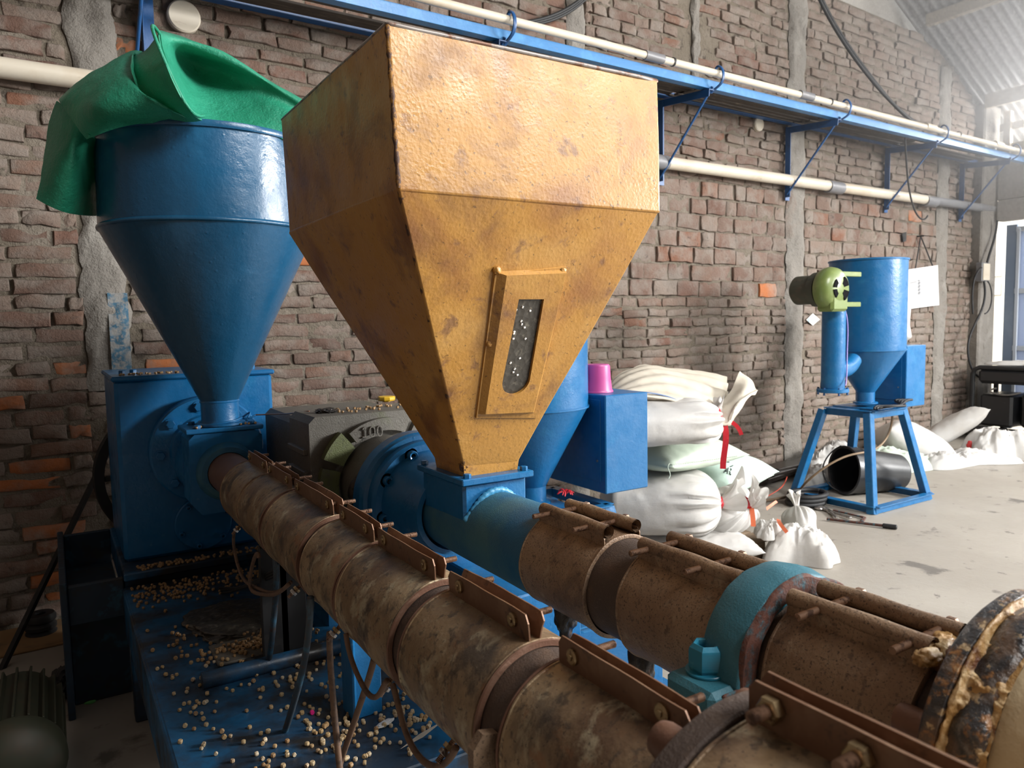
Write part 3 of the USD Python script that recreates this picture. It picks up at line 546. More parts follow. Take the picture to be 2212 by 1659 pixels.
lw = thing('wall_left', 'unseen dark side wall, placed to shade the machines from the left', 'wall', kind='structure')  # out of view; keeps the lower left dark
part(lw, 'wall_face', box(-1.78, -1.66, -3.0, 3.7, 0, 4.3, 0.01), DARKW, False)

# ---------------------------------------------------------------- pipes, rack, cables on the wall
def along(x, d, z): return wp(np.array([x]), np.array([z]), np.array([d]))[0]
pu = thing('plastic_pipe', 'cream plastic water pipe running along the front edge of the blue rack', 'pipe')
part(pu, 'pipe_run', cyl(along(0.2, 0.47, 2.675), along(8.3, 0.47, 2.66), 0.021, 20), PVC)
for x in (2.95, 4.35, 5.95, 7.1): part(pu, 'coupling', cyl(along(x-0.07, 0.47, 2.671), along(x+0.07, 0.47, 2.671), 0.026, 20), PVCG if x < 5 else PVC)
for x in (3.10, 4.62, 6.40): part(pu, 'wire_tie', hollow(along(x-0.006, 0.47, 2.671), along(x+0.006, 0.47, 2.671), 0.025, 0.003, 18), RUBBER)
pl = thing('plastic_pipe', 'cream plastic drain pipe clipped to the bricks below the rack', 'pipe')
part(pl, 'pipe_run', cyl(along(-1.6, 0.075, 2.205), along(6.72, 0.075, 2.225), 0.04, 22), PVC)
part(pl, 'pipe_run', cyl(along(6.72, 0.075, 2.225), along(8.4, 0.075, 2.228), 0.038, 22), PVCG)
for x in (3.36, 5.30, 6.75): part(pl, 'coupling', cyl(along(x-0.09, 0.075, 2.215), along(x+0.09, 0.075, 2.215), 0.047, 22), PVCG)
rack = thing('angle_steel_rack', 'blue angle-steel wall rack with dark slats, fixed high on the bricks', 'rack')
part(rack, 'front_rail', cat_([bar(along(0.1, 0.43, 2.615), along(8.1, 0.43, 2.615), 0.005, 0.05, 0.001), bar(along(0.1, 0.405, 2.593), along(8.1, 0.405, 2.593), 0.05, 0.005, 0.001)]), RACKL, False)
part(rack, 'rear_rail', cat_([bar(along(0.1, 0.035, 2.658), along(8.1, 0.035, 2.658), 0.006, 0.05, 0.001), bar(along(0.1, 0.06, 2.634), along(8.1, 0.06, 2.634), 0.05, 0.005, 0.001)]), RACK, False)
BX = [0.43, 1.95, 3.45, 4.77, 6.12, 7.40]
for i, x in enumerate(BX):
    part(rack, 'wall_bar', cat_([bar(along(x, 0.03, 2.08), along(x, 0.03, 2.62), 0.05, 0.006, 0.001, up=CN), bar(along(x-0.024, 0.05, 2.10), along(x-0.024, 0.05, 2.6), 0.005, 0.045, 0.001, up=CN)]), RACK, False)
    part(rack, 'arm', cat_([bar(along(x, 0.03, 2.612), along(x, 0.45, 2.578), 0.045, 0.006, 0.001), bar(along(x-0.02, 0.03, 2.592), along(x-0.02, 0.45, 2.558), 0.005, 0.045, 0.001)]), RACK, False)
    part(rack, 'brace', cyl(along(x+(0.02 if i else -0.06), 0.44, 2.60), along(x-(0.03 if i else 0.08), 0.05, 2.12), 0.0075, 10), RACK)
    part(rack, 'pipe_hook', tube(spline([along(x+0.03, 0.42, 2.57), along(x+0.03, 0.45, 2.585), along(x+0.03, 0.50, 2.61), along(x+0.03, 0.508, 2.68), along(x+0.03, 0.475, 2.712), along(x+0.03, 0.45, 2.69)], 18), 0.011, 8, flat=0.5), RACK)
    a, b = (BX[i-1] if i else 0.0)+0.03, x-0.03
    for k in range(6):
        if rng.random() < 0.08: continue
        d = 0.075+0.062*k; t = rng.normal(0, 0.006)
        part(rack, 'slat', bar(along(a-rng.uniform(0, 0.05), d+t, 2.648-0.08*d), along(b+rng.uniform(0, 0.05), d-t, 2.648-0.08*d), rng.uniform(0.038, 0.054), 0.012, 0.002), SLATD, False)
for (px, py, r, lab) in ((395, 40, 0.068, 'round cream pipe cap on the bricks above the green sack'), (1633, 270, 0.05, 'small round cream pipe cap on the bricks under the rack')):
    c = at(px, py, wall=WALL0); single('pipe_cap', cyl(c+CN*-0.02, c+CN*0.035, r, 32, b=0.006), PVC, lab, 'pipe cap')
def cable(name, pts, r, mt, label, cat='cable', n=50, group=None): return single(name, tube(spline(pts, n), r, 8), mt, label, cat, group=group, smooth=True)
hc = thing('hanging_cable', 'pair of dark cables drooping from the roof onto the plastic pipe', 'cable')
for o in (0, 0.035): part(hc, 'strand', tube(spline([at(1758, -30, wall=WALL0-0.25)+V(o, 0, 0), at(1800, 55, wall=WALL0-0.28)+V(o, 0, 0), at(1870, 160, wall=WALL0-0.35)+V(o, 0, 0.01), at(1930, 225, wall=WALL0-0.40), at(1992, 274, wall=WALL0-0.44)], 40), 0.012, 8), RUBBER, True)
cable('hanging_wire', [at(1955, 298, wall=WALL0-0.36), at(1958, 350, wall=WALL0-0.3), at(1966, 420, wall=WALL0-0.2), at(1980, 462, wall=WALL0-0.15), at(1995, 474, wall=WALL0-0.12), at(2004, 466, wall=WALL0-0.1)], 0.007, RUBBER, 'thin dark wire hanging in a hook below the rack, near the doorway corner')
cb = thing('cable_bundle', 'grey cables curving up the bricks above the orange hopper', 'cable')
for k in range(3): part(cb, 'strand', tube(spline([at(1130, 48+k*4, wall=WALL0-0.05), at(1185, 36+k*5, wall=WALL0-0.05), at(1235, 12+k*5, wall=WALL0-0.05), at(1275, -22+k*5, wall=WALL0-0.05)], 24), 0.009, 8), RUBBER, True)

# haze volume standing in for glare from the upper right
HZ = usdkit.material(stage, '/World/Looks/glare_haze', {'g': ('geometry', {}), 's': ('separate_xyz', {}), 'x': ('map_range', {'range_type': 'smoothstep', 'from_min': 3.4, 'from_max': 7.2, 'to_min': 0.0, 'to_max': 1.0, 'clamp': True}), 'z': ('map_range', {'range_type': 'smoothstep', 'from_min': 1.5, 'from_max': 3.0, 'to_min': 0.0, 'to_max': 1.0, 'clamp': True}), 'm': ('math', {'math_type': 'multiply'}), 'k': ('math', {'math_type': 'multiply', 'value2': HAZE}), 'v': ('principled_volume', {'color': (0.97, 0.97, 0.98), 'anisotropy': 0.5})},
    [('g.position', 's.vector'), ('s.x', 'x.value'), ('s.z', 'z.value'), ('x.result', 'm.value1'), ('z.result', 'm.value2'), ('m.value', 'k.value1'), ('k.value', 'v.density')], volume='v.volume')
single('haze', box(3.6, 7.88, 0.4, 3.62, 1.5, 3.9, 0.01), HZ, 'bright haze volume standing for glare under the roof by the far corner', 'haze', kind='stuff', smooth=False)

# ================================================================ the left extruder
AX1, AZ1, AX2, AZ2 = 0.45, 0.754, 0.79, 0.759
YAX = (0, -1, 0)
def disc(cx, cz, y0, y1, r, n=56, b=0.004): return cyl((cx, y1, cz), (cx, y0, cz), r, n, b=b)
def hexbolt(t, head_c, axis, r, h, name='bolt', mt=None, washer=True):
    a = np.array(axis, float); a /= np.linalg.norm(a); ms = [hexnut(head_c, a, r, h)]
    if washer: ms.append(cyl(np.array(head_c)-a*0.003, np.array(head_c), r*1.3, 20))
    return part(t, name, cat_(ms), mt or BLUE, 30)
ex1 = thing('extruder', 'left extruder: long brown banded barrel from the blue gearbox under the round hopper', 'extruder', (AX1, 1.5, 0))
gb = part(ex1, 'gearbox_housing', box(0.168, 0.672, 2.72, 3.23, 0.432, 1.04, 0.012), BLUE)
part(gb, 'housing_lid', box(0.160, 0.680, 2.712, 3.238, 1.035, 1.052, 0.005), BLUE)
for x, y in ((0.20, 2.80), (0.235, 2.83), (0.62, 2.80)): hexbolt(gb, (x, y, 1.052), (0, 0, 1), 0.012, 0.016)
part(gb, 'cover_plate', disc(0.415, 0.533, 2.703, 2.722, 0.093), BLUE)
for a in (25, 75, 128, 200, 255, 318):
    c = V(0.415+0.078*math.cos(math.radians(a)), 2.703, 0.533+0.078*math.sin(math.radians(a)))
    part(gb, 'cover_bolt', lathe([(0.0045, 0), (0.008, 0), (0.0085, 0.002), (0.0085, 0.016), (0.007, 0.018), (0.0045, 0.018), (0.0045, 0.006), (1e-5, 0.006)], 16, YAX, c), BLUE)
part(ex1, 'bearing_ring', lathe([(1e-5, 0), (0.182, 0), (0.182, 0.05), (0.176, 0.058), (0.122, 0.058), (0.116, 0.066), (1e-5, 0.066)], 72, YAX, (0.437, 2.725, 0.792)), BLUE)
part(ex1, 'hub', lathe([(0.125, 0), (0.12, 0.08), (0.112, 0.13), (1e-5, 0.13)], 56, YAX, (AX1, 2.69, AZ1)), BLUE)
for a in (100, 140, 182, 222, 50): hexbolt(ex1, (0.437+0.15*math.cos(math.radians(a)), 2.664, 0.792+0.15*math.sin(math.radians(a))), YAX, 0.015, 0.012, 'ring_bolt')
fb = part(ex1, 'feed_block', raw(m3.Manifold.hull_points(np.array([(x, y, z) for y in (2.434, 2.585) for x, z in ((0.343, 0.86), (0.36, 0.877), (0.54, 0.877), (0.562, 0.86), (0.562, 0.66), (0.53, 0.625), (0.37, 0.625), (0.343, 0.66))]))), BLUE)
part(fb, 'top_plate', box(0.334, 0.566, 2.425, 2.592, 0.879, 0.894, 0.003), BLUE)
for x, y in ((0.372, 2.452), (0.535, 2.455), (0.372, 2.565), (0.535, 2.565)): hexbolt(fb, (x, y, 0.894), (0, 0, 1), 0.011, 0.010)
part(ex1, 'collar', lathe([(0.062, 0), (0.092, 0), (0.092, 0.004), (0.088, 0.02), (0.080, 0.036), (0.064, 0.038), (0.062, 0.03)], 60, YAX, (AX1, 2.436, AZ1)), TEALT)
part(ex1, 'barrel_neck', cyl((AX1, 2.44, AZ1), (AX1, 2.07, AZ1), 0.062, 48), PIPEB)
part(ex1, 'barrel', cyl((AX1, 2.084, AZ1), (AX1, 0.385, AZ1), 0.0775, 72, b=0.003), BARREL)
B1 = [(1.876, 2.086), (1.655, 1.868), (1.366, 1.632), (1.157, 1.335), (0.925, 1.143), (0.682, 0.884), (0.432, 0.628)]
def clamp_plate(x, y0, y1, z0, z1, t=0.0018, flare=0.0, bow=0.0):
    """An upright lug plate along y, corners cut, its top edge slightly bowed."""
    ys = np.r_[y0, y0+0.006, np.linspace(y0+0.012, y1-0.012, 9), y1-0.006, y1]; c = 0.009
    zt = np.full(13, z1)+0.0008*np.sin(np.linspace(0, 5, 13)+y0*9); zt[0] -= c; zt[-1] -= c
    s = np.linspace(0, 1, 5); Yg, Sg = np.meshgrid(ys, s, indexing='ij'); Zg = z0+(zt[:, None]-z0)*Sg
    Xg = x+flare*Sg**2+bow*np.sin(np.pi*(Yg-y0)/(y1-y0))*Sg+0.0006*np.sin(Yg*60+x*90)*Sg
    Sx = np.stack([Xg, Yg, Zg], -1); N = np.zeros_like(Sx); N[..., 0] = 1
    return solid_sheet(Sx, N, t)
def cross_bolt(t, y, z, xh, xl, xr, r=0.0042, hr=0.0088, nutx=None, mt=None):
    part(t, 'bolt_head', lathe([(1e-5, -0.0015), (hr*0.35, -0.0015), (hr*0.4, 0), (hr*0.8, 0), (hr, 0.0012), (hr, 0.0042), (1e-5, 0.0045)], 14, (1, 0, 0), (xh-0.0035, y, z)), mt or ZINC, 30)
    part(t, 'bolt', thread((xl, y, z), (xr, y, z), r), BOLT, 30)
    if nutx: part(t, 'nut', hexnut((nutx, y, z), (1, 0, 0), hr, 0.006), BOLT, 30)
for i, (y0, y1) in enumerate(B1):
    b = part(ex1, 'heater_band', ring_band((AX1, AZ1), 0.085, y0, y1, 0.006, 84, 0.004, i), BAND, 40)
    zt = AZ1+0.085
    part(b, 'clamp_plate', clamp_plate(0.4425, y0+0.002, y1-0.002, zt-0.004, zt+0.030, flare=-0.001), PLATEM, 30)
    part(b, 'clamp_plate', clamp_plate(0.4565, y0+0.002, y1-0.002, zt-0.004, zt+0.029, flare=0.003*(i % 3), bow=0.002), PLATEM, 30)
    for y in (y0+0.035, y1-0.03): cross_bolt(b, y+rng.normal(0, 0.003), zt+0.0155, 0.4405, 0.441, 0.490+rng.uniform(0, 0.008), nutx=0.459+0.002*(i % 3))
    for ye in (y0-0.003, y1+0.003):
        part(b, 'end_hoop', lathe([(0.079, -0.0022), (0.0855, -0.0022), (0.0866, 0), (0.0855, 0.0022), (0.079, 0.0022)], 84, (0, 1, 0), (AX1, ye, AZ1)), PIPEB, 40)
# terminal studs under the barrel, with nuts
for (px, py, dx) in ((516, 1138, 0.0), (652, 1262, 0.006), (735, 1352, 0.006), (838, 1478, 0.006), (980, 1600, 0.006)):
    c = at(px, py, X=0.386); o = V(c[0]-AX1, 0, c[2]-AZ1); o /= np.linalg.norm(o); c = V(AX1, c[1], AZ1)+o*0.085
    st = part(ex1, 'terminal_stud', thread(c-o*0.004, c+o*0.030, 0.0038), BOLT, 30)
    part(st, 'nut', hexnut(c+o*0.006, o, 0.0075, 0.006), ZINC, 30); part(st, 'nut', hexnut(c+o*0.014, o, 0.0075, 0.006), STEEL, 30)
# near end: flange ring, stud, last wide band
part(ex1, 'end_flange', lathe([(0.07, 0), (0.141, 0), (0.143, 0.002), (0.143, 0.022), (0.141, 0.024), (0.07, 0.024)], 90, (0, 1, 0), (AX1, 0.376, AZ1)), BARREL)
for a in (114, 66, 150, 190, 30):
    c = V(AX1+0.118*math.cos(math.radians(a)), 0.399, AZ1+0.118*math.sin(math.radians(a)))
    part(ex1, 'flange_stud', lathe([(0.016, 0), (0.016, 0.024), (0.0145, 0.030), (0.010, 0.033), (1e-5, 0.034)], 24, (0, 1, 0), c), PIPEB)
wb = part(ex1, 'wide_heater_band', ring_band((AX1, AZ1), 0.1385, 0.06, 0.374, 0.008, 96, 0.003, 9), BAND, 40)
part(wb, 'clamp_plate', clamp_plate(0.443, 0.065, 0.373, 0.889, 0.9255, t=0.0028), PLATEM, 30)
part(wb, 'clamp_plate', clamp_plate(0.460, 0.065, 0.376, 0.889, 0.9265, t=0.0028), PLATEM, 30)
for px, py in ((1672, 1530), (1862, 1632)):
    c = at(px, py, X=0.4405)
    part(wb, 'nut', hexnut(c, (-1, 0, 0), 0.0105, 0.009), ZINC, 30)
    part(wb, 'bolt', cat_([thread(c+V(0.03, 0, 0), c-V(0.026, 0, 0), 0.0055, 0.0016), hexnut((0.462, c[1], c[2]), (1, 0, 0), 0.0105, 0.008)]), BOLT, 30)
lug = at(1040, 1625, Y=0.652)
part(ex1, 'barrel_lug', place(plate(Polygon([(-0.016, -0.06), (0.02, -0.06), (0.024, 0.0), (0.014, 0.022), (-0.004, 0.026), (-0.016, 0.012)]), 0.012), np.stack([V(1, 0, 0), V(0, 0, 1), V(0, -1, 0)], 1), lug), BANDR, 30)

# ================================================================ round blue hopper and the green sack in it
rh = thing('round_hopper', 'round blue steel hopper with a long cone, a green sack stuffed into its mouth', 'hopper', (AX1, 2.5, 0.9))
HC = (AX1, 2.5, 0)
part(rh, 'drum', lathe([(0.302, 1.52), (0.302, 1.76), (0.308, 1.762), (0.310, 1.755), (0.3105, 1.62), (0.310, 1.508), (0.302, 1.508)], 96, (0, 0, 1), HC, 0.004, 2), BLUEH, 40)
part(rh, 'rim', lathe([(0.305, 1.752), (0.316, 1.752), (0.319, 1.76), (0.316, 1.77), (0.305, 1.772), (0.301, 1.765), (0.305, 1.752)], 96, (0, 0, 1), HC), BLUEH, 60)
part(rh, 'seam', lathe([(0.309, 1.497), (0.3165, 1.499), (0.3175, 1.504), (0.3150, 1.510), (0.309, 1.512)], 96, (0, 0, 1), HC, 0.004, 5), BLUEH, 60)
part(rh, 'cone', lathe([(0.298, 1.503), (0.312, 1.500), (0.18, 1.228), (0.057, 0.972), (0.050, 0.972), (0.29, 1.48)], 96, (0, 0, 1), HC, 0.003, 8), BLUEH, 40)
part(rh, 'neck', lathe([(0.048, 0.975), (0.058, 0.975), (0.0605, 0.970), (0.0575, 0.966), (0.0575, 0.915), (0.062, 0.905), (0.075, 0.903), (0.075, 0.896), (0.048, 0.896)], 48, (0, 0, 1), HC), BLUE, 40)
part(rh, 'opening_floor', disc(AX1, 0, 0, 0.001, 0.001) if False else place(cyl((0, 0, 0), (0, 0, 0.004), 0.301, 60), None, (AX1, 2.5, 1.70)), BLUEH)
tw = [V(AX1+0.066*math.cos(math.radians(a)), 2.5+0.066*math.sin(math.radians(a)), 0.908+0.006*math.sin(math.radians(a*1.3))) for a in range(150, 352, 12)]
single('binding_wire', cat_([tube(spline(tw, 40), 0.0032, 8), tube(spline([tw[-1], V(0.535, 2.47, 0.925), V(0.528, 2.462, 0.915), V(0.55, 2.46, 0.921)], 16), 0.003, 8)]), BLUE, 'blue painted wire twisted around the neck of the round hopper', 'wire', smooth=True)
single('copper_wire', tube(spline([V(0.55, 2.46, 0.921), V(0.60, 2.40, 0.925), V(0.61, 2.30, 0.935), V(0.625, 2.12, 0.958)], 30), 0.0022, 8), mat('copper', (0.42, 0.2, 0.12), rough=0.35, metal=0.8), 'bare copper wire strung from the round hopper neck to the cast gear reducer', 'wire', smooth=True)
A_ = [[(190, 300, 2.32), (250, 276, 2.26), (330, 264, 2.24), (400, 264, 2.24), (450, 266, 2.24)],
      [(160, 262, 2.34), (218, 230, 2.20), (290, 215, 2.15), (330, 218, 2.14), (372, 240, 2.15)],
      [(142, 235, 2.38), (200, 186, 2.26), (255, 165, 2.20), (285, 172, 2.17), (300, 195, 2.15)],
      [(130, 218, 2.44), (188, 168, 2.40), (245, 132, 2.38), (280, 118, 2.36), (284, 125, 2.24)],
      [(148, 215, 2.70), (200, 165, 2.74), (250, 135, 2.74), (290, 122, 2.74), (320, 120, 2.7)]]
B_ = [[(350, 256, 2.23), (400, 262, 2.2), (436, 258, 2.17)], [(306, 205, 2.20), (350, 200, 2.13), (400, 222, 2.09)], [(281, 160, 2.25), (318, 146, 2.15), (356, 132, 2.08)], [(283, 122, 2.38), (312, 112, 2.30), (344, 73, 2.25)], [(300, 122, 2.60), (330, 112, 2.55), (350, 76, 2.42)]]
C_ = [[(392, 262, 2.24), (450, 268, 2.24), (530, 284, 2.235), (600, 298, 2.23), (690, 316, 2.23)], [(384, 200, 2.20), (430, 205, 2.36), (510, 215, 2.34), (590, 242, 2.27), (690, 274, 2.24)],
      [(360, 132, 2.20), (402, 132, 2.42), (480, 150, 2.40), (570, 197, 2.31), (690, 262, 2.28)], [(345, 74, 2.25), (402, 92, 2.30), (480, 120, 2.30), (572, 168, 2.29), (690, 240, 2.28)], [(352, 80, 2.5), (412, 96, 2.45), (482, 124, 2.48), (572, 172, 2.48), (690, 246, 2.48)]]
D_ = [[(80, 430, 2.50), (120, 451, 2.46), (162, 463, 2.50), (212, 466, 2.62)], [(94, 360, 2.50), (130, 365, 2.41), (168, 370, 2.42), (215, 378, 2.60)], [(100, 295, 2.52), (135, 298, 2.41), (168, 302, 2.38), (212, 312, 2.5)], [(122, 218, 2.48), (146, 238, 2.42), (170, 262, 2.36), (192, 294, 2.29)]]
sk = thing('green_sack', 'crumpled green woven sack slumped over the rim of the round blue hopper', 'sack', (AX1, 2.5, 1.76))
part(sk, 'sack_body', cat_([patch(A_, (44, 44), 0.012, 1, fr=7), patch(C_, (44, 52), 0.014, 3, fr=6)]), GREENB, 50)
part(sk, 'folded_mouth', cat_([patch(B_, (26, 22), 0.005, 2), tube(spline([at(*p[:2], Y=p[2]-0.004) for p in ((345, 73, 2.25), (356, 132, 2.08), (378, 180, 2.085), (400, 222, 2.09), (440, 250, 2.15))], 26), 0.0045, 8)]), GREENB, 50)
part(sk, 'hanging_flap', patch(D_, (28, 22), 0.008, 4), GREENB, 50)

# ================================================================ the right extruder
ex2 = thing('extruder', 'right extruder: shorter rusty barrel with rolled lugs and a teal clamp under the orange hopper', 'extruder', (AX2, 1.1, 0))
part(ex2, 'flange_disc', lathe([(1e-5, 0), (0.163, 0), (0.167, 0.004), (0.167, 0.045), (0.162, 0.05), (0.160, 0.056), (0.150, 0.060), (0.150, 0.085), (0.142, 0.092), (0.11, 0.092), (1e-5, 0.092)], 80, YAX, (AX2, 1.775, AZ2)), BLUE)
for a in (193, 150, 110, 235, 275, 320):
    c = V(AX2+0.126*math.cos(math.radians(a)), 1.683, AZ2+0.126*math.sin(math.radians(a)))
    sb = part(ex2, 'socket_bolt', lathe([(0.006, 0.004), (0.006, 0.014), (0.0105, 0.016), (0.0125, 0.013), (0.0125, 0), (0.018, 0), (0.018, -0.002)][::-1], 20, YAX, c), BLUE)
    part(sb, 'hex_socket', lathe([(0.0062, 0.0145), (0.0055, 0.006), (1e-5, 0.006)], 6, YAX, c), RUBBER)
part(ex2, 'neck', lathe([(0.128, 0), (0.12, 0.03), (0.108, 0.09), (0.102, 0.16), (0.09, 0.16)], 64, YAX, (AX2, 1.69, AZ2)), BLUE)
fb2 = part(ex2, 'feed_block', box(0.712, 0.868, 1.344, 1.545, 0.755, 0.868, 0.006), BLUE)
part(fb2, 'top_plate', box(0.703, 0.879, 1.331, 1.555, 0.866, 0.880, 0.002), BLUE)
for x, y in ((0.722, 1.346), (0.862, 1.345), (0.716, 1.54), (0.862, 1.54)): hexbolt(fb2, (x, y, 0.880), (0, 0, 1), 0.0085, 0.009, washer=False)
part(fb2, 'weld_bead', tube(spline([V(0.712, 1.343, 0.79), V(0.735, 1.338, 0.815), V(0.765, 1.336, 0.842), V(0.80, 1.336, 0.846), V(0.835, 1.338, 0.82), V(0.866, 1.342, 0.795)], 40), 0.006+0.003*np.abs(np.sin(np.arange(40)*1.9)), 8), mat('thick_blue_paint', (0.06, 0.28, 0.50), rough=0.3, bump=[('noise', 200, 0.003)]), True)
part(ex2, 'throat_pipe', lathe([(0.0, 0), (0.083, 0), (0.0842, 0.15), (0.0845, 0.3), (0.086, 0.44), (1e-5, 0.44)], 72, YAX, (AX2, 1.555, AZ2)), TEALT)
part(ex2, 'barrel', cyl((AX2, 1.13, AZ2), (AX2, 0.38, AZ2), 0.0805, 72), BARREL)
B2 = [(0.926, 1.119, (1187, 1098), (1266, 1127)), (0.648, 0.848, (1422, 1168), (1538, 1206)), (0.400, 0.577, (1778, 1297), (1973, 1367))]
for i, (y0, y1, pa, pb) in enumerate(B2):
    R = 0.0875; b = part(ex2, 'heater_band', ring_band((AX2, AZ2), R, y0, y1, 0.006, 84, 0.004, 20+i), BANDR, 40)
    zt = AZ2+R; ys = np.linspace(y0+0.002, y1-0.002, 22)
    for x, s in ((0.7575, 1), (0.8165, -1)):
        path = np.stack([x+0.0005*np.sin(ys*55+x*30), ys, zt+0.0105+0.0005*np.sin(ys*47+x*80)], 1)
        o = tube(path, 0.0112+0.0003*np.sin(ys*70+x*50), 18, caps=False); n_ = tube(path, 0.0095, 18, caps=False)
        w_ = clamp_plate(x-s*0.0085, y0+0.002, y1-0.002, zt-0.012, zt+0.008, 0.0022)
        part(b, 'rolled_lug', cat_([o, (n_[0], n_[1][:, ::-1]), w_]), BANDR, 50)
        for yy in (y0+0.004, y1-0.004): pass
    for p in (pa, pb):
        y = at(*p, Z=0.866)[1]; y = min(max(y, y0+0.012), y1-0.012); z = zt+0.0105
        part(b, 'bolt', cat_([thread((0.712+0.006*(p is pb), y, z-0.001), (0.832, y, z), 0.0047, 0.0017), hexnut((0.829, y, z), (1, 0, 0), 0.0092, 0.007)]), BOLT, 30)
part(ex2, 'paint_patch', lathe([(0.0884, 0), (0.0886, 0.012), (0.0884, 0.034)], 14, (0, 1, 0), (AX2, 0.650, AZ2), a0=152, a1=212), TEALT, True, label='pale paint smear on the rusty band')
cl = part(ex2, 'support_clamp', lathe([(0.088, 0), (0.112, 0), (0.116, 0.004), (0.117, 0.035), (0.115, 0.062), (0.111, 0.066), (0.088, 0.066), (0.088, 0)], 48, (0, 1, 0), (AX2, 0.586, AZ2), 0.01, 31, a0=90-98, a1=90+98) if False else lathe([(0.088, 0), (0.112, 0), (0.116, 0.004), (0.117, 0.035), (0.115, 0.062), (0.111, 0.066), (0.088, 0.066), (0.088, 0)], 96, (0, 1, 0), (AX2, 0.586, AZ2), 0.01, 31), TEAL, 40)
part(cl, 'worn_edge', lathe([(0.0885, 0), (0.1125, 0), (0.1145, 0.0025), (0.1155, 0.006)], 96, (0, 1, 0), (AX2, 0.5835, AZ2), 0.014, 32), CHIP, 40, label='bare rusty edge of the clamp')
part(cl, 'foot', box(0.632, 0.735, 0.588, 0.668, 0.726, 0.760, 0.007), TEAL)
part(cl, 'foot', box(0.845, 0.945, 0.588, 0.668, 0.726, 0.760, 0.007), TEAL)
part(cl, 'foot_edge', box(0.650, 0.73, 0.5855, 0.590, 0.728, 0.757, 0.002), CHIP)
part(cl, 'pillar', box(0.645, 0.69, 0.60, 0.66, 0.0, 0.72, 0.005), RACK); part(cl, 'pillar', box(0.88, 0.93, 0.60, 0.66, 0.0, 0.72, 0.005), RACK)
nc = V(0.674, 0.636, 0.760)
part(cl, 'washer', cyl(nc, nc+V(0, 0, 0.004), 0.026, 32, b=0.001), TEALF)
part(cl, 'nut', lathe([(0.011, 0.022), (0.0125, 0.0325), (0.0165, 0.034), (0.0215, 0.029), (0.0225, 0.026), (0.0225, 0.004), (0.0205, 0.0)], 6, (0, 0, 1), nc+V(0, 0, 0.004)), TEALF, 20)
part(cl, 'nut', lathe([(0.0125, 0.0325), (0.011, 0.018), (1e-5, 0.018)], 20, (0, 0, 1), nc+V(0, 0, 0.0042)), RUBBER, 20, label='dark threaded hole of the nut')
FZ = AZ2+0.004
part(ex2, 'end_flange', lathe([(0.07, 0), (0.158, 0), (0.161, -0.003), (0.161, -0.016), (0.156, -0.019), (0.07, -0.019)], 90, (0, 1, 0), (AX2, 0.354, FZ), 0.003, 41), BURNT, 40)
part(ex2, 'charred_rim', lathe([(0.150, 0), (0.1565, -0.004), (0.1575, -0.015), (0.154, -0.028), (0.148, -0.033), (0.14, -0.036)], 200, (0, 1, 0), (AX2, 0.335, FZ), 0.014, 42), BURNT, 40)
part(ex2, 'die_face', lathe([(0.136, 0), (0.1465, -0.004), (0.148, -0.02), (0.148, -0.12), (0.138, -0.13), (1e-5, -0.13)], 120, (0, 1, 0), (AX2, 0.304, FZ), 0.005, 43), DIE, 40)
for a, rr in ((103, 0.086), (68, 0.1), (156, 0.1), (190, 0.1)):
    c = V(AX2+rr*math.cos(math.radians(a)), 0.352, AZ2+rr*math.sin(math.radians(a)))
    part(ex2, 'flange_stud', lathe([(0.0165, 0), (0.0165, 0.046), (0.0155, 0.050), (0.012, 0.052), (1e-5, 0.052)], 24, (0, 1, 0), c), PIPEB)
th_, yy_ = np.meshgrid(np.radians(np.linspace(72, 225, 330)), np.linspace(0, 1, 34), indexing='ij')
ys_ = 0.3385-0.040*yy_; P0 = np.stack([AX2+0.156*np.cos(th_), ys_, FZ+0.156*np.sin(th_)], -1)
h_ = meshkit.fbm(P0*70, 4, 3)*0.75+0.45*np.exp(-((yy_-0.10+0.10*(meshkit.fbm(P0*30, 2, 8)-0.5))/0.07)**2)-0.06*yy_
rr_ = 0.1545+np.clip((h_-0.44)*0.030, -0.003, 0.0065)
v_, f_ = grid_mesh(np.stack([AX2+rr_*np.cos(th_), ys_, FZ+rr_*np.sin(th_)], -1))
part(ex2, 'charred_resin', (v_, f_), RESIN, 60, label='crust of charred plastic around the flange rim')
rs = [blob((0.775+0.012*k*math.cos(k), 0.398+0.006*(k % 3), 0.852+0.004*(k % 2)-0.0008*k), np.array([1.5, 1, 0.8])*rng.uniform(0.008, 0.013), 60+k, 0.45, 2.4, 3) for k in range(7)]
rs.append(tube(spline([at(2010, 1385, Y=0.41), at(2004, 1420, Y=0.415), at(1995, 1452, Y=0.42), at(1975, 1478, Y=0.425)], 24), 0.0048+0.0018*np.sin(np.arange(24)*1.3), 8))
part(ex2, 'oozed_plastic', cat_(rs), RESIN, 60, label='foamy tan plastic oozed beside the flange')
for (px, py) in ((1222, 1345), (1385, 1455)):
    c = at(px, py, X=0.77); part(ex2, 'terminal_box', cat_([blob(c+V(0, 0, 0.02), (0.02, 0.022, 0.05), 7, 0.3, 3, 3), cyl(c+V(0, 0, 0.05), c+V(0, 0, -0.08), 0.012, 12)]), GREASE, 60)

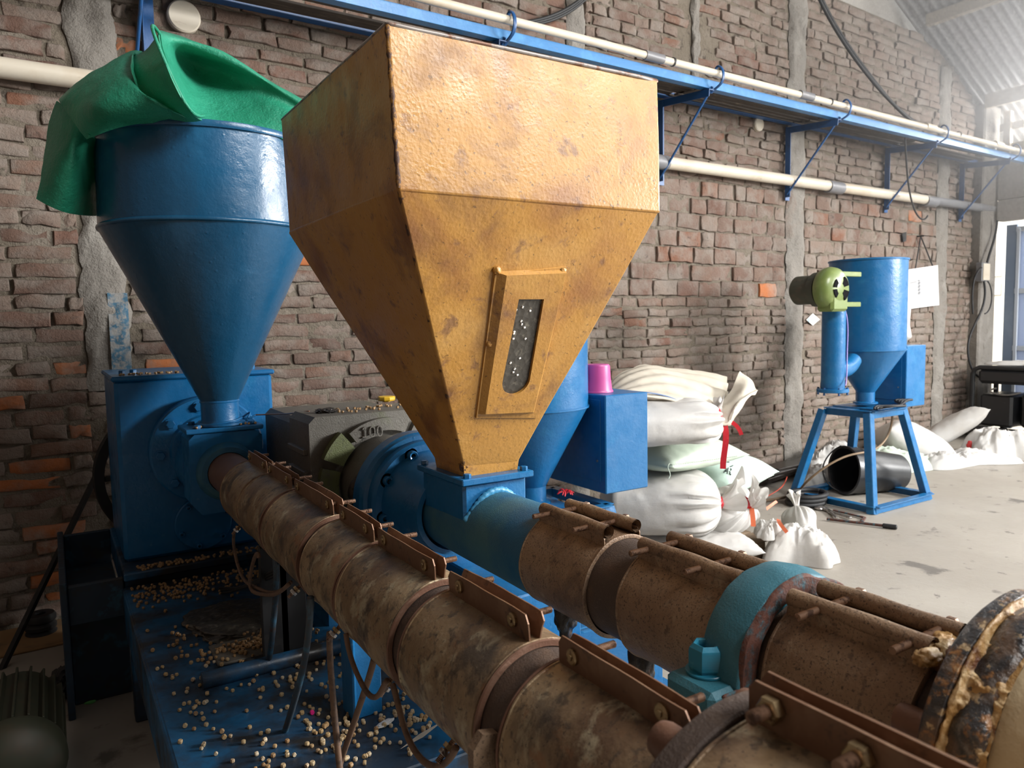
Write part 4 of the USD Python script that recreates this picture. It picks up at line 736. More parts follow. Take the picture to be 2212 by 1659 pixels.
# ================================================================ square orange hopper
sh = thing('square_hopper', 'square tapering hopper in scuffed orange hammered paint with a sight glass', 'hopper', (AX2, 1.43, 0.9))
T4 = lambda x0, x1, y0, y1, z: [(x0, y0, z), (x1, y0, z), (x1, y1, z), (x0, y1, z)]
top4, fold4, bot4 = T4(0.499, 1.080, 1.163, 1.795, 1.684), T4(0.503, 1.068, 1.146, 1.785, 1.424), T4(0.727, 0.853, 1.366, 1.49, 0.902)
def soft(pts, r=0.006):
    s = trimesh.creation.icosphere(2, r).vertices; return m3.Manifold.hull_points(np.vstack([np.array(p)+s for p in pts]))
ins = lambda q, k, dz=0: [tuple(np.array(p)+(V(*np.mean(np.array(q), 0))-np.array(p))*V(k, k, 0)+V(0, 0, dz)) for p in q]
ub = soft(top4+fold4)-m3.Manifold.hull_points(np.array(ins(top4, 0.03, 0.05)+ins(fold4, 0.03, -0.02)))
def subdiv(m_, L=0.02): return m_.refine_to_length(L)
def dent(m_, amp, seed):
    v, f = raw(m_); N = trimesh.Trimesh(v, f, process=False).vertex_normals
    return v+N*((meshkit.fbm(v*3.5+seed, 2, seed)-0.5)*2*amp)[:, None], f
part(sh, 'upper_box', dent(subdiv(ub, 0.03), 0.003, 3), ORANGE, 30)
lo = soft(fold4+bot4)-m3.Manifold.hull_points(np.array(ins(fold4, 0.04, 0.02)+ins(bot4, 0.12, -0.03)))
part(sh, 'tapered_body', dent(subdiv(lo, 0.03), 0.0025, 5), ORANGE, 30)
part(sh, 'bottom_collar', raw(m3.Manifold.hull_points(np.array(T4(0.7175, 0.8625, 1.354, 1.502, 0.936)+T4(0.724, 0.856, 1.362, 1.494, 0.880)))), ORANGE, 20)
e1, e2, e3 = V(0.4955, 1.160, 1.686), V(0.4995, 1.143, 1.424), V(0.724, 1.362, 0.90)
part(sh, 'rusty_edge', cat_([tube(e1+(e2-e1)*np.linspace(0, 1, 24)[:, None], 0.0042+0.0014*np.sin(np.arange(24)*2.1), 8), tube(e2+(e3-e2)*np.linspace(0, 1, 40)[:, None]+V(0.003, 0.004, 0), 0.0045+0.0016*np.sin(np.arange(40)*1.7), 8), blob(e3+V(0.004, 0.006, 0.006), (0.012, 0.010, 0.016), 3, 0.4, 3, 3)]), ORUST, 60, label='rusty worn corner edge')
part(sh, 'worn_rim', tube(np.array([V(0.497, 1.80, 1.688), V(0.4965, 1.50, 1.688), V(0.4955, 1.161, 1.688), V(0.5, 1.1585, 1.688)]+[V(0.5+0.58*i/12, 1.159+0.0006*math.sin(i*2.2), 1.688) for i in range(1, 12)]+[V(1.083, 1.161, 1.688), V(1.084, 1.50, 1.688), V(1.083, 1.80, 1.688)]), 0.0045, 8), mat('bare_grey_edge', (0.27, 0.24, 0.22), [(30, 0.5, 0.6, (0.16, 0.08, 0.05))], 0.45, metal=0.4), 50, label='bare grey metal along the top rim')
# sight glass on the sloping front
p0, p1 = V(0.503, 1.1395, 1.424), V(0.727, 1.3595, 0.902)
dn = V(0, p1[1]-p0[1], p1[2]-p0[2]); dn /= np.linalg.norm(dn); fx = V(1, 0, 0); fn = np.cross(fx, -dn); fn = fn if fn[1] < 0 else -fn
FO = p0.copy(); FM = np.stack([fx, -dn, np.cross(fx, -dn)], 1)
def onface(px, py):
    d = ray(px, py); t = ((FO-EYE)@fn)/(d@fn); q = EYE+t*d-FO; return (q@fx, q@(-dn))
Q = lambda pts: [onface(*p) for p in pts]
sgn = 1 if FM[:, 2]@fn > 0 else -1
def prism(lo_, hi_, z0, z1): return m3.Manifold.hull_points(np.array([(x, y, z0) for x, y in lo_]+[(x, y, z1) for x, y in hi_]))
gk = prism(Q([(1066, 592), (1222, 574), (1160, 902), (1026, 902)]), Q([(1067, 593), (1221, 575), (1159, 901), (1027, 901)]), -0.002, 0.004)
part(sh, 'sight_flange', place(gk, FM, FO), ORANGE, 20)
fr = prism(Q([(1066, 586), (1221, 580), (1154, 891), (1026, 894)]), Q([(1087, 590), (1215, 585), (1145, 884), (1042, 888)]), 0.0, 0.014)
sl = Q([(1113, 641), (1167, 641), (1137, 815), (1079, 815)]); cxy = (np.array(sl[2])+np.array(sl[3]))/2; sr = np.linalg.norm(np.array(sl[2])-np.array(sl[3]))/2
slot = Polygon(sl).union(Point(*cxy).buffer(sr, 24)); sp = [(x, y) for x, y in slot.exterior.coords[:-1]]; sp = sp if slot.exterior.is_ccw else sp[::-1]
cut = m3.Manifold.extrude(m3.CrossSection([sp]), 0.06).translate((0, 0, 0.0065))
part(sh, 'sight_frame', place(fr-cut, FM, FO), ORANGE, 20)
fillp = np.array(trimesh.creation.extrude_polygon(slot, 0.0015, engine='earcut').vertices), np.array(trimesh.creation.extrude_polygon(slot, 0.0015, engine='earcut').faces)
part(sh, 'sight_glass', place(fillp, FM, FO+FM[:, 2]*0.0066), DARKIN, 20, label='grimy slot window with pellets behind it')
wp_ = []
for px, py in ((1124, 660), (1110, 666), (1140, 668), (1121, 690), (1122, 697), (1128, 704), (1106, 713), (1105, 717), (1130, 728), (1104, 728), (1107, 793), (1104, 800), (1113, 806), (1118, 770), (1098, 780)):
    q = onface(px, py); wp_.append(place(box(-0.0025, 0.0025, -0.002, 0.002, 0, 0.0025, 0.0008), FM@rz(rng.uniform(0, 90)), FO+FM@V(q[0], q[1], 0.0078)))
part(sh, 'pellets_behind_glass', cat_(wp_), BOARDW, 20, kind='stuff')
[part(sh, 'weld_bead', blob(FO+FM@V(*onface(px, py), 0.003), (0.008, 0.006, 0.008), k, 0.4, 3, 2), ORANGE, 60) for k, (px, py) in enumerate(((1072, 583), (1214, 584), (1205, 610), (1056, 740)))]
cc = at(1002, 187, Y=1.159)
part(sh, 'paint_chip', place(blob((0, 0, 0), (0.013, 0.0022, 0.015), 5, 0.3, 2, 3), None, cc), CHIP, 60, label='round chip of bare metal in the paint')

# ================================================================ cast gear reducer behind the right extruder
gr = thing('gear_reducer', 'grey cast iron gear reducer marked 100, mossy, behind the orange hopper', 'gear reducer', (AX2, 2.2, 0.45))
octo = lambda h, c, z0, z1: Polygon([(-h+c, z0), (h-c, z0), (h, z0+c), (h, z1-c*0.35), (h-c*0.35, z1), (-h+c*0.35, z1), (-h, z1-c*0.35), (-h, z0+c)])
XZ = np.stack([V(1, 0, 0), V(0, 0, 1), V(0, -1, 0)], 1)
part(gr, 'housing', plate(octo(0.212, 0.05, -0.30, 0.198), 0.19, 0, XZ, (AX2, 2.16, AZ2)), CAST, 20)
part(gr, 'rear_housing', plate(octo(0.185, 0.05, -0.26, 0.17), 0.40, 0, XZ, (AX2, 2.56, AZ2)), CAST, 20)
for z in (0.86, 0.80, 0.74, 0.68): part(gr, 'cooling_rib', box(0.566, 0.582, 1.99, 2.15, z-0.008, z+0.008, 0.002), CAST)
part(gr, 'gear_hub', lathe([(0.132, 0), (0.130, 0.05), (0.126, 0.19), (1e-5, 0.19)], 64, YAX, (AX2, 1.975, AZ2)), CAST)
def sector(r0, r1, a0, a1, y0, y1, ch=0.012):
    A = np.radians(np.linspace(a0, a1, 10)); pts = []
    for a in A:
        for r in (r0, r1): pts.append((r*math.cos(a), y1, r*math.sin(a)))
    A2 = np.radians(np.linspace(a0+2.5, a1-2.5, 10))
    pts2 = [(r*math.cos(a), y0, r*math.sin(a)) for a in A2 for r in (r0+ch*0.2, r1-ch)]
    lo_ = Polygon([(r0*math.cos(a), r0*math.sin(a)) for a in A]+[(r1*math.cos(a), r1*math.sin(a)) for a in A[::-1]])
    return place(plate(lo_.buffer(-0.003), y1-y0, 0, XZ, (0, y1, 0)), None, (AX2, 0, AZ2))
part(gr, 'front_pad', sector(0.145, 0.186, 66, 127, 1.948, 1.978), CAST, 20)
part(gr, 'front_pad', sector(0.140, 0.205, 130, 156, 1.942, 1.978), CASTG, 20)
part(gr, 'front_pad', sector(0.140, 0.198, 161, 205, 1.948, 1.978), CASTG, 20)
part(gr, 'front_pad', sector(0.145, 0.190, 30, 62, 1.948, 1.978), CAST, 20)
tm = meshkit.text_mesh('100', 0.030, 0.004); tv = np.array(tm.vertices); tv[:, :2] -= (tv[:, :2].max(0)+tv[:, :2].min(0))/2
tp = at(804, 932, Y=1.946); part(gr, 'cast_number', place((tv*V(0.82, 1, 1), np.array(tm.faces)), XZ, tp+V(0, 0, 0)), CAST, 20, label='raised cast number 100')
part(gr, 'grease_ring', lathe([(0.152, 0), (0.160, 0.01), (0.158, 0.02), (0.15, 0.024)], 90, YAX, (AX2, 1.802, AZ2), 0.03, 6), GREASE, 60)
yc_ = at(835, 868, Z=0.957)
cp = part(gr, 'filler_cap', lathe([(0.0, 0), (0.012, 0), (0.012, 0.004), (0.026, 0.004), (0.028, 0.008), (0.028, 0.015), (0.025, 0.018), (1e-5, 0.018)], 10, (0, 0, 1), yc_), YELLOWP, 20, label='yellow plastic filler cap')
single('oily_rag', blob((0.655, 2.06, 0.962), (0.03, 0.022, 0.009), 9, 0.5, 3, 3), GREASE, 'small scrap of oily black rag on top of the cast gear reducer', 'rag')

# ================================================================ machine bases
mb = thing('machine_base', 'blue steel base table under the left extruder, strewn with pellets', 'machine base', (0.4, 1.9, 0))
part(mb, 'table_plate', box(0.155, 0.645, 1.225, 2.63, 0.362, 0.38, 0.003), BLUED, False)
part(mb, 'side_channel', cat_([box(0.150, 0.162, 1.22, 2.63, 0.24, 0.378, 0.003), box(0.155, 0.20, 1.22, 2.63, 0.24, 0.252, 0.003)]), BLUED, False)
part(mb, 'end_channel', box(0.155, 0.645, 1.215, 1.229, 0.24, 0.375, 0.003), BLUED, False)
part(mb, 'pedestal_beam', box(0.155, 0.74, 2.635, 3.26, 0.33, 0.431, 0.005), BLUED, False)
part(mb, 'beam_lip', box(0.155, 0.70, 2.600, 2.66, 0.405, 0.430, 0.004), BLUED, False)
part(mb, 'outrigger_frame', cat_([box(-0.02, 0.0, 2.60, 3.30, 0.0, 0.435, 0.003), box(0.0, 0.155, 2.62, 2.64, 0.30, 0.415, 0.003), box(0.0, 0.155, 2.62, 3.26, 0.29, 0.305, 0.003), box(0.0, 0.155, 3.24, 3.26, 0.0, 0.43, 0.003), box(0.0, 0.165, 2.70, 2.72, 0.0, 0.29, 0.003)]), BASED, False)
for x, y in ((0.185, 1.26), (0.185, 2.50), (0.61, 1.26), (0.61, 2.5)): part(mb, 'leg', box(x-0.03, x+0.03, y-0.03, y+0.03, 0, 0.362, 0.004), BLUED, False)
part(mb, 'barrel_support', cat_([box(0.395, 0.505, 1.80, 1.815, 0.38, 0.676, 0.003), box(0.36, 0.54, 1.76, 1.85, 0.38, 0.392, 0.003), box(0.44, 0.46, 1.80, 1.90, 0.38, 0.66, 0.003)]), RUBBER, False)
part(mb, 'barrel_support', cat_([box(0.495, 0.555, 1.44, 1.46, 0.38, 0.70, 0.003), box(0.488, 0.496, 1.43, 1.50, 0.38, 0.69, 0.003)]), BLUE, False)
part(mb, 'grey_shim', box(0.30, 0.52, 1.86, 1.99, 0.381, 0.388, 0.002), CAST, False)
part(mb, 'drain_pipe', cyl((0.25, 1.775, 0.395), (0.62, 1.775, 0.395), 0.02, 18), BLUED)
part(mb, 'dirty_pellet_crust', blob((0.42, 2.14, 0.378), (0.15, 0.16, 0.024), 4, 0.35, 3, 4), DARKIN, 60, kind='stuff', label='black crust of oily pellets')
mb2 = thing('machine_base', 'light blue steel base plate with stepped pads under the right extruder', 'machine base', (0.9, 1.4, 0))
part(mb2, 'base_plate', box(0.80, 1.20, 0.80, 2.0, 0.33, 0.35, 0.003), BLUE, False)
part(mb2, 'pad', box(0.80, 0.98, 1.30, 1.62, 0.35, 0.62, 0.004), BLUE, False)
part(mb2, 'pad', box(0.76, 0.88, 1.62, 1.80, 0.35, 0.66, 0.004), BLUE, False)
part(mb2, 'pad', box(0.82, 1.06, 1.12, 1.30, 0.35, 0.50, 0.004), BLUE, False)
part(mb2, 'reducer_stand', box(0.60, 1.0, 1.95, 2.55, 0.0, 0.46, 0.005), BLUED, False)
for x in (0.84, 1.16): part(mb2, 'leg', box(x-0.03, x+0.03, 0.83, 0.89, 0, 0.33, 0.004), BLUE, False)
for x in (0.84, 1.16): part(mb2, 'leg', box(x-0.03, x+0.03, 1.90, 1.96, 0, 0.33, 0.004), BLUE, False)

# ---------------------------------------------------------------- wires hanging below the left barrel
W_ = lambda pts, X=0.37: [at(a, b, X=X) for a, b in pts]
def wire(name, px, r, mt, label, X=0.37): return single(name, tube(spline(W_(px, X), 50), r, 8), mt, label, 'wire', smooth=True)
wire('heater_wire', [(514, 1142), (506, 1185), (516, 1228), (545, 1265), (585, 1280), (612, 1272), (628, 1258)], 0.0042, WIREB, 'brown heater wire looped from the first band below the left barrel', 0.38)
wire('heater_wire', [(560, 1205), (543, 1230), (540, 1262), (562, 1283), (595, 1283), (624, 1262)], 0.0046, WIREB, 'tan heater wire curling below the second band of the left barrel')
wire('heater_wire', [(594, 1195), (597, 1255), (592, 1330), (585, 1400), (577, 1440)], 0.0072, WIRED, 'dark conduit dropping from the second band to the blue table', 0.40)
wire('heater_wire', [(671, 1290), (666, 1370), (655, 1440), (640, 1500), (622, 1560), (604, 1620), (594, 1680)], 0.0066, WIRED, 'dark blue streaked conduit slanting down from the middle bands', 0.36)
wire('heater_wire', [(712, 1366), (713, 1420), (717, 1480), (724, 1560), (732, 1640), (738, 1690)], 0.0056, WIREB, 'straight brown wire dropping from the third band to the table', 0.37)
wire('heater_wire', [(747, 1368), (758, 1420), (778, 1470), (800, 1503), (816, 1503), (826, 1488), (836, 1470)], 0.0042, WIREB, 'brown wire bent in a hook beside the fourth band')
wire('heater_wire', [(808, 1424), (795, 1470), (775, 1530), (755, 1590), (738, 1640), (728, 1690)], 0.0052, WIREB, 'brown wire slanting down from the fourth band across its neighbour', 0.39)
wire('heater_wire', [(848, 1478), (862, 1530), (878, 1585), (902, 1630), (935, 1655), (962, 1648), (985, 1615)], 0.0044, WIREB, 'brown wire sagging below the fifth band near the front edge of the table')
for k, y0 in enumerate((1225, 1238, 1245)):
    wire('sensor_cable', [(434+k*13, 1222+k*10), (438+k*11, 1255+k*5), (462+k*6, 1275+k*3), (510, 1270+k*2), (560, 1250+k*4), (600, 1228+k*6)], 0.0035, RUBBER, ['thin black sensor cable, first of three hooked over the table under the gearbox', 'thin black sensor cable, middle of three hooked over the table', 'thin black sensor cable, last of three hooked over the table'][k], 0.41)
# ---------------------------------------------------------------- pellets on the table and on the gearbox ledge
def chip(r, h): return lathe([(1e-5, 0), (r*0.8, 0), (r, h*0.25), (r, h*0.75), (r*0.8, h), (1e-5, h)], 8)
pts = []
def scatter(n, fx, fy, zz=0.38):
    for _ in range(n):
        x, y = fx(), fy(); pts.append((x, y, zz, x*0.53+y*0.85))
U_, G_ = rng.uniform, rng.normal
scatter(330, lambda: U_(0.17, 0.62), lambda: U_(1.26, 2.2))
scatter(260, lambda: U_(0.17, 0.62), lambda: min(2.59, G_(2.50, 0.06)))
scatter(150, lambda: G_(0.40, 0.07), lambda: G_(1.92, 0.035), 0.388)
scatter(110, lambda: U_(0.40, 0.62), lambda: G_(1.42, 0.07))
scatter(120, lambda: U_(0.20, 0.62), lambda: U_(2.605, 2.655), 0.430)
pts = [p for p in pts if 0.165 < p[0] < 0.635]
PT = np.array(pts); vis = project(PT[:, :3])
inframe = (vis[:, 0] > 0) & (vis[:, 0] < PW) & (vis[:, 1] > 0) & (vis[:, 1] < PH)
# seen left of and below the barrel's lower outline
slope_ok = np.degrees(np.arctan2(1.2-PT[:, 2], PT[:, 0])) > 52.5
sel = np.where(inframe & slope_ok)[0]; sel = sel[np.argsort(PT[sel, 3])][:300]
near_ = set(sel.tolist()); first = None; rest = []
def pose(i):
    r = np.random.default_rng(500+i); lying = r.random() < 0.55
    M = rz(r.uniform(0, 360))@(rx(90) if lying else rx(r.normal(0, 6))); return M, (0.0046 if lying else 0.0), r.uniform(0.8, 1.15)
for i, p in enumerate(pts):
    M, dz, s = pose(i)
    if i in near_:
        path = unique('/World', 'plastic_pellet'); x = UsdGeom.Xform.Define(stage, path)
        Mx = (M*s).T; x.AddTransformOp().Set(Gf.Matrix4d(*[float(a) for a in (*Mx[0], 0, *Mx[1], 0, *Mx[2], 0, p[0], p[1], p[2]+dz*s+0.0002, 1)]))
        data(x.GetPrim(), label='small tan plastic pellet lying loose on the blue base table', category='plastic pellet', group='tan pellets strewn over the blue table')
        if first is None: first = path; usdkit.mesh(stage, path+'/granule', chip(0.0046, 0.0068), PELLET, 40)
        else: x.GetPrim().GetReferences().AddInternalReference(first); x.GetPrim().SetInstanceable(True)
    else: rest.append(place((chip(0.0046, 0.0068)[0]@(M*s).T, chip(0.0046, 0.0068)[1]), None, (p[0], p[1], p[2]+dz*s)))
for k in range(40):
    rest.append(place(chip(0.004, 0.006), rx(90*(k % 2)), (rng.uniform(0.66, 0.95), rng.uniform(1.99, 2.1), 0.9575+0.004*(k % 2))))
for k in range(60): rest.append(place(chip(0.004, 0.006), rx(90*(k % 2)), (rng.uniform(0.19, 0.62), rng.uniform(2.74, 2.80), 1.0525+0.004*(k % 2))))
for k in range(14): rest.append(place(chip(0.004, 0.006), rx(90*(k % 2)), (rng.uniform(0.35, 0.55), rng.uniform(2.44, 2.46), 0.8945+0.004*(k % 2))))
single('loose_pellets', cat_(rest), PELLETI, 'tan plastic pellets heaped along the table edge and the machine ledges', 'pellets', kind='stuff')
pk = at(673, 1538, Z=0.384); single('magenta_pellet', place(chip(0.005, 0.008), rx(90), pk+V(0, 0, 0.001)), PELLETP, 'single magenta pellet among the tan ones on the table', 'plastic pellet')
fk = at(832, 1562, Z=0.384); single('plastic_flake', place(blob((0, 0, 0), (0.022, 0.009, 0.003), 3, 0.35, 3, 3), rz(20), fk), BOARDW, 'white scrap of plastic on the blue table under the left barrel', 'scrap')
sv = [at(865, 1618, Z=0.388), at(952, 1562, Z=0.400)]; single('plastic_sliver', place(raw(m3.Manifold.hull_points(np.array([(0, 0, 0), (0, 0, 0.002), (0.5, 0.07, 0), (0.5, 0.07, 0.003), (0.5, -0.07, 0), (1, 0.03, 0), (1, 0, 0.003)]))), rot_to(sv[1]-sv[0])*np.linalg.norm(sv[1]-sv[0]), sv[0]), SACKC, 'long pale plastic sliver at the front of the blue table', 'scrap')

# ---------------------------------------------------------------- low left corner: belt wheel, pole, motor, pulley
bw = thing('belt_wheel', 'large black belt wheel behind the left gearbox by the wall', 'wheel', (0.42, 3.3, 0.6))
part(bw, 'tyre', lathe([(0.25, -0.025), (0.285, -0.03), (0.29, -0.02), (0.275, 0), (0.29, 0.02), (0.285, 0.03), (0.25, 0.025), (0.25, -0.025)], 64, (0, 1, 0), (0.40, 3.30, 0.62)), RUBBER)
part(bw, 'hub', disc(0.40, 0.62, 3.27, 3.33, 0.06), RUBBER)
for a in range(0, 180, 45): part(bw, 'spoke', bar(V(0.40+0.25*math.cos(math.radians(a)), 3.30, 0.62+0.25*math.sin(math.radians(a))), V(0.40-0.25*math.cos(math.radians(a)), 3.30, 0.62-0.25*math.sin(math.radians(a))), 0.02, 0.03, up=(0, 1, 0)), RUBBER)
pa, pb = at(-12, 1478, wall=WALL0-0.42), at(232, 978, wall=WALL0-0.10)
single('iron_pole', bar(pa, pb, 0.02, 0.02, 0.003), RUBBER, 'black iron bar leaning between the floor and the left gearbox', 'bar')
single('floor_ledge', place(box(-1.6, 0.16, -0.30, -0.02, 0.0, 0.012, 0.004), rz(2), (0, WALL0, 0)), mat('ochre_floor_strip', (0.26, 0.15, 0.065), [(9, 0.5, 0.7, (0.16, 0.10, 0.05))], 0.8), 'ochre cement strip on the floor along the wall', 'ledge', kind='structure')
pc = at(90, 1368, Z=0.0)
single('pulley', lathe([(0.02, 0), (0.055, 0), (0.055, 0.012), (0.045, 0.02), (0.055, 0.028), (0.055, 0.04), (0.046, 0.05), (0.055, 0.06), (0.055, 0.075), (0.048, 0.085), (0.02, 0.085), (0.02, 0)], 36, (0, 0, 1), (pc[0], pc[1]-0.02, 0.004)), RUBBER, 'small black grooved pulley lying on the floor by the left wall', 'pulley')
mo = thing('electric_motor', 'dark olive electric motor with cooling fins in the shadowy corner', 'motor', (-0.10, 2.35, 0.0))
MC = V(-0.135, 2.30, 0.135)
part(mo, 'motor_body', cyl(MC+V(0, 0.22, 0), MC+V(0, -0.14, 0), 0.092, 40, b=0.01), MOTORD)
for a in range(0, 360, 18):
    o = V(math.cos(math.radians(a)), 0, math.sin(math.radians(a))); part(mo, 'cooling_fin', bar(MC+o*0.098+V(0, 0.2, 0), MC+o*0.098+V(0, -0.12, 0), 0.006, 0.026, 0.001, up=o), MOTORD, False)
part(mo, 'end_bell', lathe([(0.112, 0), (0.114, 0.03), (0.10, 0.06), (0.06, 0.085), (1e-5, 0.09)], 40, (0, -1, 0), MC+V(0, -0.13, 0)), MOTORD)
part(mo, 'foot', box(-0.23, -0.04, 2.16, 2.45, 0.0, 0.05, 0.005), MOTORD)
single('fabric_scrap', blob(at(140, 1500, Z=0.05)+V(0, 0.1, 0), (0.05, 0.05, 0.05), 8, 0.5, 3, 3), RUBBER, 'dark rag bunched on the floor between the motor and the blue base', 'rag')
lf = at(195, 1517, Y=2.55); single('leaf', blob(lf, (0.016, 0.004, 0.005), 2, 0.3, 2, 2), GREENL, 'small green leaf caught at the dark base frame', 'leaf')

# ================================================================ hopper mixers
def frame_leg(t, p0, p1, w=0.045, name='leg'): return part(t, name, cat_([bar(p0, p1, w, 0.005, 0.001, up=(0, -1, 0.01)), bar(np.array(p0)+V(-w/2, w/2, 0), np.array(p1)+V(-w/2, w/2, 0), 0.005, w, 0.001, up=(0, -1, 0.01))]), BLUE, False)
def mixer(label, c, zf, zt, R, zn, box_, stand_z, feet, topf, visible_blower=True):
    t = thing('hopper_mixer', label, 'mixer', (c[0], c[1], 0)); O = (c[0], c[1], 0)
    part(t, 'drum', lathe([(R-0.006, zf+0.02), (R-0.006, zt-0.004), (R, zt-0.004), (R, zf), (R-0.006, zf), (R-0.006, zf+0.02)], 72, (0, 0, 1), O, 0.003, 3), BLUE, 40)
    part(t, 'rim', lathe([(R-0.004, zt-0.012), (R+0.006, zt-0.01), (R+0.007, zt), (R-0.004, zt+0.002), (R-0.007, zt-0.004), (R-0.004, zt-0.012)], 72, (0, 0, 1), O), BLUE, 50)
    part(t, 'seam', lathe([(R-0.003, zf-0.006), (R+0.004, zf-0.003), (R+0.004, zf+0.004), (R-0.003, zf+0.006)], 72, (0, 0, 1), O, 0.004, 3), BLUE, 50)
    part(t, 'cone', lathe([(R+0.001, zf), (0.056, zn+0.07), (0.05, zn+0.07), (R-0.01, zf)], 64, (0, 0, 1), O, 0.003, 6), BLUE, 40)
    part(t, 'neck', lathe([(0.05, zn+0.072), (0.056, zn+0.07), (0.056, zn+0.01), (0.075, zn+0.005), (0.075, zn-0.004), (0.05, zn-0.004)], 40, (0, 0, 1), O), BLUE, 40)
    x0, x1, y0, y1, z0, z1 = box_
    cbx = part(t, 'control_box', box(x0, x1, y0, y1, z0, z1, 0.004), BLUE, False)
    part(cbx, 'box_panel', box(x0-0.003, x0+0.001, y0+0.03, y1-0.03, z0+0.045, z1-0.02, 0.002), BLUE, False)
    part(cbx, 'box_latch', cyl((x1, y0+0.06, (z0+z1)/2+0.07), (x1+0.012, y0+0.06, (z0+z1)/2+0.07), 0.012, 16), BLUE)
    part(cbx, 'panel_screw', cyl((x0-0.006, y0+0.05, z0+0.13), (x0, y0+0.05, z0+0.13), 0.005, 12), STEEL)
    a0, a1, b0, b1 = topf
    for p, q in (((a0, b0), (a1, b0)), ((a1, b0), (a1, b1)), ((a1, b1), (a0, b1)), ((a0, b1), (a0, b0))):
        part(t, 'top_rail', cat_([bar((*p, stand_z), (*q, stand_z), 0.045, 0.005, 0.001), bar((*p, stand_z-0.022), (*q, stand_z-0.022), 0.006, 0.045, 0.001)]), BLUE, False)
    part(t, 'neck_plate', box(c[0]-0.1, c[0]+0.1, b0, b1, stand_z+0.003, stand_z+0.010, 0.002), BLUE, False)
    tops = [(a0, b0), (a1, b0), (a1, b1), (a0, b1)]
    for (fx_, fy_), (tx, ty) in zip(feet, tops): frame_leg(t, (fx_, fy_, 0.0), (tx, ty, stand_z-0.01))
    for i in range(4):
        p, q = feet[i], feet[(i+1) % 4]; part(t, 'bottom_rail', cat_([bar((*p, 0.045), (*q, 0.045), 0.05, 0.006, 0.001), bar((*p, 0.025), (*q, 0.025), 0.006, 0.045, 0.001)]), BLUE, False)
    return t
m1 = mixer('blue hopper mixer half hidden behind the orange hopper, a pink scoop on its box', (1.65, 2.51), 0.862, 1.43, 0.232, 0.465, (1.866, 2.092, 2.30, 2.70, 0.505, 0.906), 0.455, [(1.32, 2.20), (1.98, 2.20), (1.98, 2.82), (1.32, 2.82)], (1.44, 1.90, 2.32, 2.72))
m2 = mixer('blue hopper mixer with an olive blower, standing free near the far corner', (4.50, 2.87), 0.985, 1.560, 0.232, 0.640, (4.74, 4.965, 2.74, 3.10, 0.60, 1.005), 0.605, [(4.19, 2.59), (4.81, 2.60), (4.80, 3.16), (4.18, 3.15)], (4.335, 4.70, 2.72, 3.04))
pcn = at(1800, 755, Y=2.72); px_, py_ = pcn[0], 2.72
part(m2, 'side_pipe', cyl((px_, py_, 0.775), (px_, py_, at(1800, 672, Y=2.72)[2]), 0.066, 40), BLUE)
part(m2, 'pipe_flange', cyl((px_, py_, 0.755), (px_, py_, 0.777), 0.090, 40, b=0.003), BLUE)
for a in range(0, 360, 60): part(m2, 'flange_bolt', cyl((px_+0.08*math.cos(math.radians(a)), py_+0.08*math.sin(math.radians(a)), 0.74), (px_+0.08*math.cos(math.radians(a)), py_+0.08*math.sin(math.radians(a)), 0.785), 0.006, 8), RACK)
el = [V(px_+0.05, py_+0.01, 0.89), V(px_+0.16, py_+0.03, 0.885), V(px_+0.30, py_+0.07, 0.93)]
part(m2, 'elbow_pipe', tube(spline(el, 16), 0.05, 20), BLUE)
part(m2, 'dangling_cord', tube(spline([V(px_+0.068, py_-0.02, 1.26), V(px_+0.09, py_-0.03, 1.15), V(px_+0.075, py_-0.04, 1.0), V(px_+0.03, py_-0.07, 0.86), V(px_-0.01, py_-0.09, 0.80)], 30), 0.004, 6), mat('violet_cord', (0.28, 0.2, 0.5), rough=0.5), True)
bc = at(1796, 624, Y=2.66)
bl = part(m2, 'blower', lathe([(1e-5, 0.0), (0.05, 0.0), (0.095, 0.012), (0.118, 0.035), (0.126, 0.065), (0.118, 0.10), (0.09, 0.118), (1e-5, 0.12)], 48, (0, 1, 0), (bc[0], 2.60, bc[2])), OLIVE, 50)
part(bl, 'blower_outlet', cat_([box(bc[0]-0.065, bc[0]+0.085, 2.605, 2.715, bc[2]-0.13, bc[2]-0.03, 0.015)]), OLIVE)
part(bl, 'blower_motor', cat_([cyl((bc[0], 2.715, bc[2]), (bc[0], 2.90, bc[2]), 0.085, 32, b=0.02), cyl((bc[0], 2.72, bc[2]), (bc[0], 2.76, bc[2]), 0.10, 32)]), OLIVED)
for a, r0, r1, dd in ((38, 0.03, 0.075, 0.006), (-36, 0.03, 0.078, 0.006), (150, 0.035, 0.065, 0.004), (210, 0.035, 0.065, 0.004)):
    A_0, A_1 = math.radians(a-24), math.radians(a+24); sec = [(r0*math.cos(x), r0*math.sin(x)) for x in np.linspace(A_0, A_1, 6)]+[(r1*math.cos(x), r1*math.sin(x)) for x in np.linspace(A_1, A_0, 6)]
    part(bl, 'intake_hole', plate(Polygon(sec), 0.012, 0, XZ, (bc[0], 2.6105, bc[2])), HOLE, False)
for dz in (0.085, -0.09): part(bl, 'bracket', box(bc[0]+0.05, bc[0]+0.24, 2.63, 2.66, bc[2]+dz-0.014, bc[2]+dz+0.014, 0.003), OLIVE, False)
tn = thing('cable_tangle', 'dark cables lying tangled on the stand of the mixer with the olive blower', 'cable')
for k in range(4): part(tn, 'strand', tube(spline([V(4.30+0.02*k, 2.68, 0.63), V(4.38, 2.70-0.02*k, 0.64), V(4.5+0.03*k, 2.66, 0.635), V(4.66, 2.70+0.02*k, 0.645), V(4.78, 2.72, 0.65)], 30), 0.008, 6), RUBBER, True)
